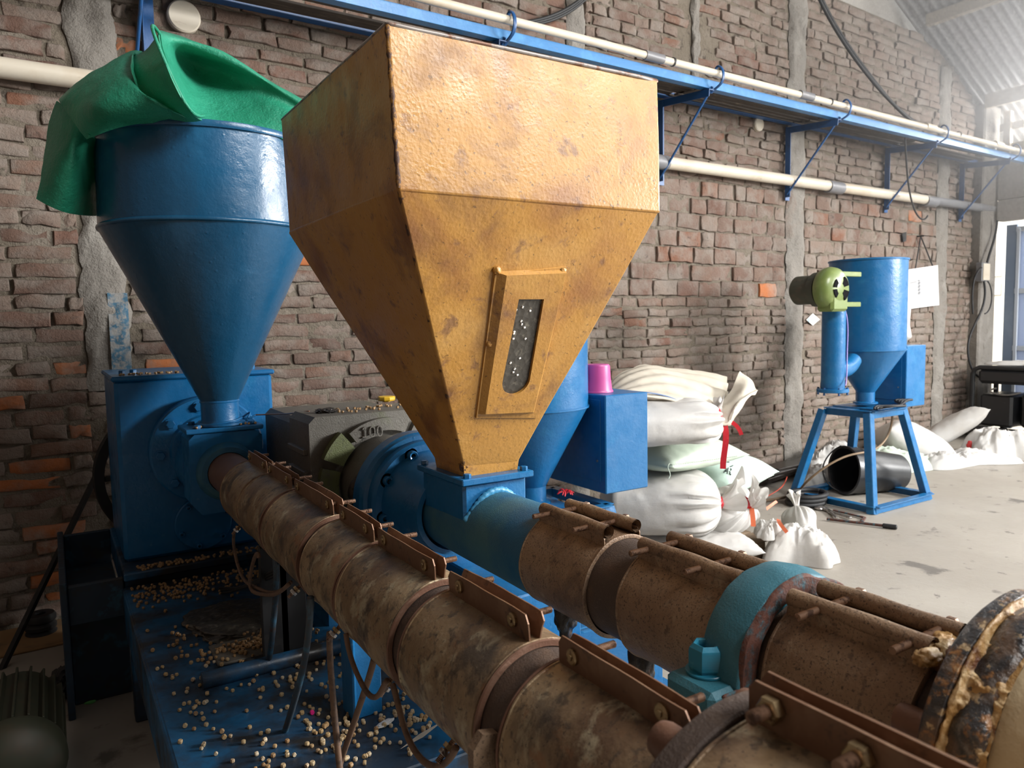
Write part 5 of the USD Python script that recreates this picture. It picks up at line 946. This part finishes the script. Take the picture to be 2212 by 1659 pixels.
wire2 = [at(1835, 868, Y=2.68), at(1830, 905, Y=2.6), at(1812, 960, Y=2.62), at(1790, 1000, Y=2.7), at(1740, 1060, Y=2.9)]
cable('tan_cable', [V(4.62, 2.76, 0.60), at(1918, 940, Y=2.8), at(1890, 970, Y=2.8), at(1830, 985, Y=2.85), at(1770, 1018, Y=2.95), at(1735, 1060, Z=0.02)], 0.007, mat('tan_cable_sleeve', (0.25, 0.17, 0.10), rough=0.6), 'tan cable trailing from the far mixer stand down to the floor')
# pink scoop on the near mixer's box
gs = thing('water_scoop', 'pink plastic water scoop upside down on the blue control box', 'scoop', (1.93, 2.42, 0.906))
sc0 = (1.935, 2.44, 0.907)
part(gs, 'cup', lathe([(0.064, 0.004), (0.068, 0.0), (0.068, 0.006), (0.0635, 0.010), (0.058, 0.06), (0.0555, 0.108), (0.050, 0.116), (1e-5, 0.117)], 56, (0, 0, 1), sc0), PINK, 50)
part(gs, 'handle', raw(m3.Manifold.hull_points(np.array([(sc0[0]-0.055, sc0[1]+y, 0.907+z) for y in (-0.014, 0.014) for z in (0.004, 0.05)]+[(sc0[0]-0.075, sc0[1]+y, 0.907+z) for y in (-0.013, 0.013) for z in (0.004, 0.026)]+[(sc0[0]-0.135, sc0[1]+y, 0.907+z) for y in (-0.010, 0.010) for z in (0.002, 0.012)]))), PINK, 30)
rt_ = at(1222, 1068, Z=0.50); single('ribbon_tuft', cat_([tube(spline([rt_, rt_+V(0.02*math.cos(k), 0.02*math.sin(k), 0.012+0.004*(k % 3)), rt_+V(0.035*math.cos(k), 0.035*math.sin(k), 0.002*(k % 4))], 8), 0.0028, 5) for k in range(12)]), RED, 'small tuft of red string on the near mixer frame', 'string', smooth=True)

# ================================================================ sacks beside the near mixer, on a pallet
def put(m_, c, xdir=(1, 0, 0), up=(0, 0, 1), tilt=0, roll=0): return place(m_, rot_to(xdir, up)@ry(tilt)@rx(roll), c)
pt = thing('pallet', 'worn wooden pallet under the stack of sacks', 'pallet', (2.6, 2.6, 0))
for i in range(7): part(pt, 'board', box(2.02, 3.02, 2.42+i*0.125, 2.53+i*0.125, 0.085, 0.103, 0.002), WOOD, False)
for x in (2.06, 2.50, 2.94): part(pt, 'bearer', box(x-0.04, x+0.04, 2.42, 3.28, 0.0, 0.085, 0.003), WOOD, False)
G = 'sacks stacked beside the near mixer'
s1 = single('sack', put(pillow(0.84, 0.46, 0.115, 2, wr=0.006), (2.40, 2.66, 0.104), (0.93, -0.36, 0)), SACKD, 'dull grey filled sack at the very bottom of the stack by the near mixer', 'sack', G, smooth=60)
def tied(name, label, c, xdir, L, W, T, seed, mt, tie=RED, tails=(), **k):
    t = thing(name, label, 'sack', c, G); nk = k.get('nk', 0.03); M = rot_to(xdir); up_ = k.pop('tilt', 0); M = M@ry(up_)
    part(t, 'sack_body', place(tied_sack(L, W, T, seed, **k), M, c), mt, 60)
    tc = np.array(c)+M@V(L+0.004, 0, T/2); ax = M[:, 0]
    part(t, 'tie_ribbon', cat_([lathe([(nk*0.9, -0.014), (nk*1.18, -0.012), (nk*1.25, 0), (nk*1.18, 0.012), (nk*0.9, 0.014)], 20, ax, tc), blob(tc+M@V(0, -nk*1.1, 0.0), (0.016, 0.016, 0.02), seed, 0.3, 3, 2)]), tie, 40)
    for tl in tails: part(t, 'ribbon_tail', ribbon([tc+M@np.array(p) for p in tl[0]], tl[1]), tie if len(tl) < 3 else tl[2], 40)
    return t
def ribbon(pts, w):
    P = spline(pts, 16); T = np.gradient(P, axis=0); T /= np.linalg.norm(T, axis=1)[:, None]
    s = np.cross(T, EYE-P); s /= np.linalg.norm(s, axis=1)[:, None]
    Sx = np.stack([P-s*w/2, P, P+s*w/2], 1); N = np.broadcast_to(np.cross(T, s)[:, None], Sx.shape); return solid_sheet(Sx, N, 0.0015)
s2 = tied('tied_sack', 'plump white sack low in the stack, its gathered mouth tied with a red knot', (2.20, 2.76, 0.20), (0.76, -0.65, 0), 0.555, 0.47, 0.285, 5, SACKW, nk=0.024, frill=0.10, fr_r=0.085, bend=(0.02, 0.04), pleats=17)
M3 = put(pillow(0.70, 0.50, 0.19, 7, wr=0.006), (2.96, 2.86, 0.300), (0.23, -0.97, 0), roll=3); M4 = put(pillow(0.78, 0.56, 0.165, 11, wr=0.006), (2.53, 2.77, 0.490), (0.09, -0.99, 0), roll=-1)
s3 = single('mint_sack', M3, SACKM, 'pale mint filled sack with black print, right of the pale green one', 'sack', G, smooth=60)
s4 = single('pale_green_sack', M4, SACKG, 'pale green filled sack with a stitched seam, third up in the stack', 'sack', G, smooth=60)
s5 = tied('tied_sack', 'white sack on top of the stack, its mouth tied with a long red ribbon', (2.035, 2.54, 0.645), (0.955, -0.29, 0), 0.55, 0.42, 0.20, 13, SACKW, nk=0.05, frill=0.05, fr_r=0.07, bend=(0.02, 0.02), tails=[([(0.01, -0.06, 0.0), (0.012, -0.085, -0.06), (0.0, -0.09, -0.15), (-0.005, -0.09, -0.215)], 0.026), ([(0.03, -0.04, 0), (0.07, -0.06, -0.02), (0.10, -0.07, -0.07)], 0.018)])
pd = [[(1325, 812, 2.72), (1360, 792, 2.80), (1420, 790, 2.88), (1470, 800, 2.9)], [(1330, 832, 2.56), (1400, 822, 2.56), (1450, 828, 2.56), (1500, 850, 2.52)], [(1335, 850, 2.50), (1400, 850, 2.45), (1460, 866, 2.43), (1520, 895, 2.41)]]
dr = thing('loose_sack', 'empty cream sack draped in folds over the top sack of the stack', 'sack', (2.5, 2.6, 0.85), G)
def pleated(rows, n, amp, k, seed, th=0.004):
    P = np.array([[at(a, b, Y=c) for a, b, c in r] for r in rows]); u = np.linspace(0, 1, P.shape[0]); w = np.linspace(0, 1, P.shape[1]); U, W2 = np.linspace(0, 1, n[0]), np.linspace(0, 1, n[1])
    Sx = np.stack([RectBivariateSpline(u, w, P[..., q], kx=min(2, len(u)-1), ky=min(2, len(w)-1))(U, W2) for q in range(3)], -1)
    N = np.cross(np.gradient(Sx, axis=0), np.gradient(Sx, axis=1)); N /= np.maximum(np.linalg.norm(N, axis=-1, keepdims=True), 1e-9)
    d = amp*np.sin(k*2*np.pi*U[:, None]+2.0*W2[None]+seed)*(0.3+0.7*W2[None])+(meshkit.fbm(Sx*9+seed, 3, seed)-0.5)*amp*3
    return solid_sheet(Sx+N*d[..., None], N, th)
part(dr, 'draped_cloth', pleated([[(1318, 830, 2.72), (1350, 800, 2.80), (1400, 788, 2.86), (1448, 796, 2.84), (1500, 800, 2.82), (1568, 812, 2.72)], [(1325, 842, 2.58), (1370, 822, 2.58), (1420, 812, 2.60), (1470, 820, 2.60), (1520, 835, 2.56), (1572, 850, 2.52)], [(1345, 858, 2.45), (1400, 856, 2.42), (1450, 866, 2.40), (1490, 884, 2.37), (1525, 908, 2.34), (1560, 905, 2.32)]], (48, 60), 0.007, 5, 3), SACKC, 60)
part(dr, 'flared_mouth', cat_([pleated([[(1545, 880, 2.40), (1575, 850, 2.44), (1590, 818, 2.47), (1600, 800, 2.5)], [(1550, 892, 2.36), (1590, 872, 2.34), (1612, 850, 2.36), (1634, 838, 2.42)], [(1545, 905, 2.33), (1575, 905, 2.30), (1590, 880, 2.30), (1630, 850, 2.36)], [(1545, 912, 2.33), (1565, 918, 2.31), (1582, 916, 2.32), (1592, 870, 2.34)]], (36, 30), 0.006, 3, 9)]), SACKC, 60)
part(dr, 'blue_stripe', tube(spline([at(a, b, Y=c-0.008) for a, b, c in ((1397, 848, 2.43), (1440, 856, 2.42), (1475, 872, 2.40), (1500, 893, 2.37), (1512, 910, 2.35))], 30), 0.0035, 6), STRIPE, True)
x6 = V(0.25, -0.85, 0.45)/np.linalg.norm([0.25, -0.85, 0.45]); c6 = V(2.79, 2.37, 0.315)-0.34*x6-rot_to(x6)[:, 2]*0.12
s6 = tied('tied_sack', 'small white sack with red and orange ribbons on the right corner of the pallet', tuple(c6), x6, 0.34, 0.34, 0.24, 17, SACKW, nk=0.02, frill=0.08, fr_r=0.06, bend=(0.01, 0.04), tails=[([(0.0, 0.0, 0.02), (-0.02, -0.05, 0.06), (-0.06, -0.12, 0.07)], 0.022), ([(0.01, -0.01, -0.02), (0.012, -0.04, -0.06), (0.01, -0.07, -0.10)], 0.022, REDO)])
s7 = single('flat_sack', put(pillow(0.44, 0.26, 0.10, 19, wr=0.008), (2.56, 2.40, 0.104), (0.9, -0.43, 0)), SACKW, 'flat white sack squashed at the front corner of the pallet', 'sack', G, smooth=60)
s8 = thing('crumpled_sack', 'white plastic sack with an orange ribbon slumped on the floor in front of the pallet', 'sack', (3.1, 2.36, 0))
part(s8, 'sack_body', cat_([place(crumple(0.36, 0.26, 0.17, 4, amp=0.035, fq=20), rz(-25), (3.09, 2.31, 0.002)), place(tied_sack(0.22, 0.16, 0.13, 21, nk=0.014, frill=0.07, fr_r=0.035), rot_to((0.2, 0.35, 0.9), (1, 0, 0)), (3.14, 2.37, 0.03))]), SACKW, 60)
part(s8, 'knotted_top', place(crumple(0.15, 0.12, 0.08, 9, amp=0.03, fq=34), None, (2.95, 2.38, 0.13)), SACKW, 60)
part(s8, 'ribbon_tail', ribbon([at(1682, 1122, Y=2.36), at(1690, 1138, Y=2.30), at(1700, 1150, Y=2.28)], 0.018), REDO)
part(s8, 'ribbon_tail', ribbon([at(1655, 1100, Y=2.44), at(1668, 1090, Y=2.45), at(1678, 1083, Y=2.46)], 0.014), REDO)
# seams, print and loose threads of the two green sacks
lerp = lambda p, q, n: [(p[0]+(q[0]-p[0])*i/(n-1), p[1]+(q[1]-p[1])*i/(n-1)) for i in range(n)]
part(s4, 'seam_stitching', cat_(drawn(M4, [[(x, y+0.8*(i % 2)) for i, (x, y) in enumerate(lerp((1450, 1004), (1592, 984), 60))]], 0.003)), STITCH, True)
part(s3, 'seam_stitching', cat_(drawn(M3, [[(x, y+0.8*(i % 2)) for i, (x, y) in enumerate(lerp((1600, 1058), (1680, 1020), 44))]], 0.003)), STITCH, True)
part(s4, 'loose_thread', tube(spline([at(1446, 1001, Y=2.365), at(1443, 1012, Y=2.365), at(1447, 1022, Y=2.365), at(1444, 1034, Y=2.365)], 16), 0.0025, 5), STITCH, True)
part(s3, 'black_print', cat_(drawn(M3, [[(1573, 1011), (1572, 1017), (1571, 1024)], [(1564, 1022), (1565, 1018), (1567, 1016)], [(1566, 1016), (1567, 1019), (1569, 1019)], [(1569, 1019), (1569, 1013)], [(1577, 1009), (1580, 1008), (1583, 1006)], [(1577, 1013), (1580, 1014), (1578, 1017)], [(1575, 1019), (1578, 1021)], [(1575, 1024), (1579, 1025)], [(1576, 1022), (1578, 1027)], [(1570, 999), (1575, 999)]], 0.0022)), INK, 20, label='small black characters printed in two lines', kind='stuff')

# ================================================================ far end: board, sacks, bucket, tools, generator
bd = thing('hanging_board', 'white board with faint print hanging from a nail by a dark string', 'board', (6.76, 3.75, 1.45))
q = [at(*p, wall=WALL0-0.045) for p in ((1955, 583), (2023, 573), (2026, 659), (1958, 668))]
bn = CN
part(bd, 'panel', raw(m3.Manifold.hull_points(np.array([p+bn*o for p in q for o in (0, 0.012)]))), BOARDW, 20)
nail = at(1989, 510, wall=WALL0-0.04)
part(bd, 'string', cat_([tube(np.array([nail, q[0]*0.7+q[1]*0.3+bn*0.006]), 0.006, 6), tube(np.array([nail, q[0]*0.15+q[1]*0.85+bn*0.006]), 0.006, 6)]), RUBBER, True)
part(bd, 'nail', cyl(nail-bn*0.03, nail+bn*0.03, 0.006, 8), RUBBER)
part(bd, 'faint_print', cat_([place(box(-0.018, 0.018, -0.001, 0.001, -0.006-0.003*(k % 2), 0.006, 0.0005), rz(2), at(1985+(k % 2), 606+k*3.6, wall=WALL0-0.0585)) for k in range(9)]+[place(box(-0.02, 0.02, -0.001, 0.001, -0.004, 0.004, 0.0005), rz(2), at(1968+k*5, 611-k, wall=WALL0-0.0585)) for k in range(3)]), INKF, 20, label='faint vertical line of print')
dm = thing('diamond_sticker', 'small white diamond sticker with a pale blue band on the bricks beside the far mixer', 'sticker', (5.1, 3.74, 1.2))
dc = [at(*p, wall=WALL0-0.022) for p in ((1755, 677), (1770, 690), (1755, 703), (1741, 691))]
part(dm, 'sheet', raw(m3.Manifold.hull_points(np.array([p+bn*o for p in dc for o in (0, 0.004)]))), BOARDW, 20)
part(dm, 'band', place(box(-0.06, 0.06, -0.002, 0.002, -0.014, 0.014, 0.0005), rz(2), at(1756, 691, wall=WALL0-0.028)), PALEB, 20)
single('black_clip', raw(m3.Manifold.hull_points(np.array([at(*p, wall=WALL0-o) for p in ((1949, 505), (1958, 501), (1958, 520), (1951, 523)) for o in (0.02, 0.035)]))), BLACK, 'small black clip stuck on the bricks above the far mixer', 'clip')
single('white_sack', place(tied_sack(0.36, 0.26, 0.20, 31, nk=0.04, frill=0.10, fr_r=0.09), rot_to((0.1, 0.15, 1), (1, 0, 0)), (4.98, 3.05, 1.004)), SACKW, 'white sack standing on the control box of the far mixer', 'sack', smooth=60)
GB = 'sacks littering the floor by the far wall'
single('loose_sack', place(crumple(0.75, 0.5, 0.24, 12, amp=0.053, fq=13), rz(20), (5.05, 3.45, 0.002)), SACKW, 'white sack bunched on the floor behind the left legs of the far mixer', 'sack', GB, smooth=60)
single('loose_sack', place(crumple(0.34, 0.26, 0.15, 22, amp=0.038, fq=18), rz(-15), (4.62, 3.28, 0.002)), SACKW, 'small white bundle on the floor at the left foot of the far mixer', 'sack', GB, smooth=60)
single('loose_sack', place(crumple(0.95, 0.55, 0.14, 5, amp=0.038, fq=13), rz(-8), (5.62, 3.42, 0.002)), SACKG, 'flattened cream green sack spread on the floor behind the black bucket', 'sack', GB, smooth=60)
single('filled_sack', put(pillow(0.62, 0.42, 0.30, 33, wr=0.012), (5.96, 3.42, 0.0), (0.6, -0.6, -0.5), (0, 0.3, 1)), SACKW, 'round filled white sack lolling behind the right leg of the far mixer', 'sack', GB, smooth=60)
single('filled_sack', put(pillow(0.66, 0.34, 0.18, 35, wr=0.014), (6.58, 3.36, 0.14), (0.62, -0.62, 0.62), (0, 0.3, 1)), SACKW, 'long white sack propped up at a slant beside the generator', 'sack', GB, smooth=60)
single('loose_sack', place(crumple(1.0, 0.42, 0.12, 8, amp=0.045, fq=16), rz(-28), (6.12, 3.18, 0.002)), SACKW, 'crumpled white sheet lying flat in front of the slanted sack', 'sack', GB, smooth=60)
single('loose_sack', place(crumple(0.72, 0.50, 0.26, 15, amp=0.068, fq=13), rz(-30), (6.72, 3.06, 0.002)), SACKW, 'white printed sack crumpled on the floor in front of the generator', 'sack', GB, smooth=60)
single('green_bottle', cyl((6.02, 3.36, 0.03), (6.10, 3.34, 0.05), 0.03, 16, 0.012), GREENL, 'bit of green plastic tucked between the white sacks by the far wall', 'scrap')
single('red_scrap', blob((6.50, 3.20, 0.10), (0.03, 0.03, 0.045), 4, 0.3, 2, 2), STICK_R, 'red scrap poking out between the white sacks by the generator', 'scrap')
single('foil_scrap', place(crumple(0.16, 0.12, 0.09, 18, amp=0.038, fq=42), None, (7.05, 2.98, 0.002)), STEEL, 'scrap of silver foil on the floor by the generator', 'scrap', smooth=False)
bk = thing('bucket', 'black plastic bucket lying on its side under the far mixer', 'bucket', (4.7, 2.95, 0))
ba, bb = V(4.50, 3.02, 0.168), V(4.92, 2.88, 0.125); axb = (bb-ba)/np.linalg.norm(bb-ba); Lb = np.linalg.norm(bb-ba)
part(bk, 'shell', lathe([(0.150, 0.004), (0.161, 0), (0.166, 0.004), (0.164, 0.03), (0.158, 0.034), (0.156, 0.09), (0.159, 0.094), (0.159, 0.104), (0.155, 0.108), (0.123, Lb-0.012), (0.115, Lb), (1e-5, Lb), (1e-5, Lb-0.006), (0.116, Lb-0.02), (0.150, 0.004)], 48, axb, ba), BLACK, 40)
part(bk, 'handle', tube(spline([ba+V(0.02, 0.03, 0.16), ba+V(-0.03, 0.10, 0.08), ba+V(-0.05, 0.12, -0.02), ba+V(-0.02, 0.08, -0.12), ba+V(0.02, -0.02, -0.15)], 24), 0.005, 6), RUBBER)
hz = thing('hose_coil', 'coil of black hose on the floor at the front foot of the far mixer', 'hose', (4.05, 2.95, 0))
for k in range(3): part(hz, 'loop', tube(np.array([V(4.08+0.13*math.cos(a)+0.01*k, 3.00+0.10*math.sin(a), 0.018+0.024*k) for a in np.linspace(0, 2*math.pi, 40)]), 0.016, 8), RUBBER, True)
T0 = [at(1786, 1121, Z=0.012), at(1938, 1139, Z=0.014)]
rd = thing('steel_rod', 'rusty steel rod with a dark grip on the floor before the far mixer', 'tool', T0[0])
part(rd, 'shaft', cyl(T0[0], T0[0]*0.2+T0[1]*0.8, 0.008, 10), CHIP); part(rd, 'grip', cyl(T0[0]*0.2+T0[1]*0.8, T0[1], 0.014, 12, b=0.004), RUBBER)
w0, w1 = at(1772, 1097, Z=0.012), at(1838, 1119, Z=0.012); wd = (w1-w0)/np.linalg.norm(w1-w0)
single('pliers', cat_([bar(w0, w1, 0.02, 0.012, 0.003), bar(w0+V(0.03, -0.02, 0), w1+V(-0.06, 0.05, 0), 0.018, 0.012, 0.003), blob(w0, (0.04, 0.03, 0.012), 3, 0.2, 2, 2)]), STEEL, 'steel pliers open on the floor beside the far mixer', 'tool')
single('wrench', cat_([bar(at(1800, 1102, Z=0.01), at(1868, 1118, Z=0.01), 0.018, 0.01, 0.003), bar(at(1868, 1118, Z=0.01), at(1862, 1127, Z=0.01), 0.018, 0.01, 0.003)]), CHIP, 'rusty hook-ended wrench lying near the front foot of the far mixer', 'tool')
single('orange_wire', tube(spline([at(1640, 1082, Z=0.01), at(1665, 1068, Z=0.05), at(1690, 1050, Z=0.08), at(1700, 1030, Z=0.12)], 30), 0.004, 6), mat('red_wire_sleeve', (0.45, 0.06, 0.03), rough=0.5), 'thin red wire arcing on the floor right of the sack stack', 'wire', smooth=True)
single('wooden_stick', tube(spline([at(1640, 1083, Z=0.012), at(1690, 1075, Z=0.02), at(1730, 1064, Z=0.02)], 20), 0.009, 7), WOOD, 'thin wooden stick on the floor between the sacks and the far mixer', 'stick')
single('dark_plank_heap', cat_([bar((4.25+0.1*k, 3.52+0.03*k, 0.05+0.02*k), (4.85+0.06*k, 3.62-0.04*k, 0.06+0.03*k), 0.16, 0.03, 0.004) for k in range(3)]), GREASE, 'dark boards heaped against the wall behind the sack stack', 'boards')  # dark boards low against the wall
# portable generator by the doorway
GX, GY0, GY1, GZ0, GZ1 = 7.45, 2.72, 3.66, 0.12, 0.70
ge = thing('generator', 'black portable generator in a tube frame by the doorway, a white sack on its tank', 'generator', (GX, 3.2, 0))
def fr_loop(x): 
    c = 0.06; P_ = [V(x, GY1, GZ0), V(x, GY1, GZ1-c), V(x, GY1-0.02, GZ1-0.02), V(x, GY1-c, GZ1), V(x, GY0+c, GZ1), V(x, GY0+0.02, GZ1-0.02), V(x, GY0, GZ1-c), V(x, GY0, GZ0)]
    return tube(np.array(P_), 0.022, 10)
part(ge, 'frame_loop', fr_loop(GX), BLACK, 50); part(ge, 'frame_loop', fr_loop(GX+0.45), BLACK, 50)
for y in (GY0, GY1): part(ge, 'frame_base', bar((GX, y, GZ0), (GX+0.45, y, GZ0), 0.04, 0.04), BLACK)
part(ge, 'frame_base', bar((GX, GY0, GZ0), (GX, GY1, GZ0), 0.04, 0.04), BLACK)
for x in (GX, GX+0.45):
    for y in (GY0+0.08, GY1-0.08): part(ge, 'rubber_foot', cyl((x, y, 0), (x, y, GZ0-0.02), 0.03, 14), RUBBER)
part(ge, 'fuel_tank', box(GX-0.02, GX+0.44, GY0+0.06, GY1-0.05, GZ1-0.15, GZ1-0.012, 0.03), BLACK)
part(ge, 'alternator', box(GX+0.02, GX+0.4, GY1-0.34, GY1-0.06, GZ0+0.03, GZ0+0.33, 0.02), BLACK)
part(ge, 'engine_block', box(GX+0.10, GX+0.42, GY0+0.05, GY1-0.36, GZ0+0.03, GZ0+0.34, 0.03), BLACK)
part(ge, 'starter_cover', cyl((GX+0.11, 3.10, GZ0+0.19), (GX+0.02, 3.10, GZ0+0.19), 0.15, 36, 0.12), BLACK)
sx = GX+0.018
part(ge, 'round_badge', plate(Polygon([(0.052*math.cos(a), 0.052*math.sin(a)) for a in np.linspace(math.pi*1.0-0.15, 2*math.pi+0.15, 24)]), 0.004, 0, np.stack([V(0, -1, 0), V(0, 0, 1), V(-1, 0, 0)], 1), (sx, 3.12, GZ0+0.20)), STICK_R, 20, label='red lower part of the round badge')
part(ge, 'round_badge', plate(Polygon([(0.052*math.cos(a), 0.052*math.sin(a)) for a in np.linspace(0.2, math.pi-0.2, 24)]), 0.004, 0, np.stack([V(0, -1, 0), V(0, 0, 1), V(-1, 0, 0)], 1), (sx, 3.12, GZ0+0.20)), STICK_B, 20, label='blue upper part of the round badge')
part(ge, 'hose', tube(spline([V(GX+0.03, 3.46, 0.51), V(GX, 3.50, 0.48), V(GX, 3.42, 0.455), V(GX+0.02, 3.30, 0.465), V(GX+0.04, 3.26, 0.48)], 24), 0.008, 8), mat('grey_hose', (0.16, 0.15, 0.14), rough=0.5), True)
part(ge, 'carburettor', cat_([blob((GX+0.05, 3.02, 0.49), (0.03, 0.06, 0.035), 4, 0.4, 3, 3), blob((GX+0.05, 2.92, 0.48), (0.03, 0.05, 0.05), 7, 0.4, 3, 3)]), STEEL, 40)
part(ge, 'chrome_strip', box(GX-0.024, GX-0.02, 2.80, 3.05, GZ0+0.02, GZ0+0.035, 0.001), STEEL, False)
single('flat_white_sack', place(crumple(0.80, 0.55, 0.05, 26, amp=0.022, fq=16), rz(90), (GX+0.24, 3.18, GZ1+0.024)), SACKW, 'white sack laid flat over the generator tank', 'sack', smooth=60)
# junction box and its cables on the corner column
jb = at(2118, 588, X=7.66); jb = V(7.672, yc-0.135, jb[2])
jx = thing('junction_box', 'small grey junction box on the corner column with cables looping out', 'junction box', jb)
part(jx, 'box_body', box(jb[0]-0.07, jb[0]+0.07, jb[1]-0.03, jb[1]+0.035, jb[2]-0.09, jb[2]+0.09, 0.008), PVCG)
part(jx, 'box_cover', box(jb[0]-0.06, jb[0]+0.06, jb[1]-0.038, jb[1]-0.028, jb[2]-0.08, jb[2]+0.08, 0.006), PVC)
JY = jb[1]-0.04
part(jx, 'cable_run', tube(spline([jb+V(0.03, -0.02, 0.08), jb+V(0.10, -0.02, 0.22), jb+V(0.19, -0.01, 0.36), jb+V(0.20, -0.02, 0.50)], 24), 0.011, 8), RUBBER, True)
part(jx, 'cable_run', tube(spline([jb+V(-0.04, -0.02, 0.05), jb+V(-0.16, -0.01, -0.05), jb+V(-0.20, -0.01, -0.25), jb+V(-0.18, -0.01, -0.40)], 24), 0.009, 8), RUBBER, True)
part(jx, 'cable_run', tube(spline([jb+V(-0.02, -0.02, -0.08), jb+V(-0.06, -0.015, -0.40), jb+V(-0.26, -0.015, -0.70), jb+V(-0.22, -0.02, -0.88), jb+V(-0.05, -0.04, -1.02)], 30), 0.010, 8), RUBBER, True)
part(jx, 'cable_run', tube(spline([jb+V(0.04, -0.02, -0.08), jb+V(0.12, -0.03, -0.22), jb+V(0.08, -0.03, -0.36), jb+V(0.0, -0.03, -0.40)], 24), 0.006, 8), RUBBER, True)
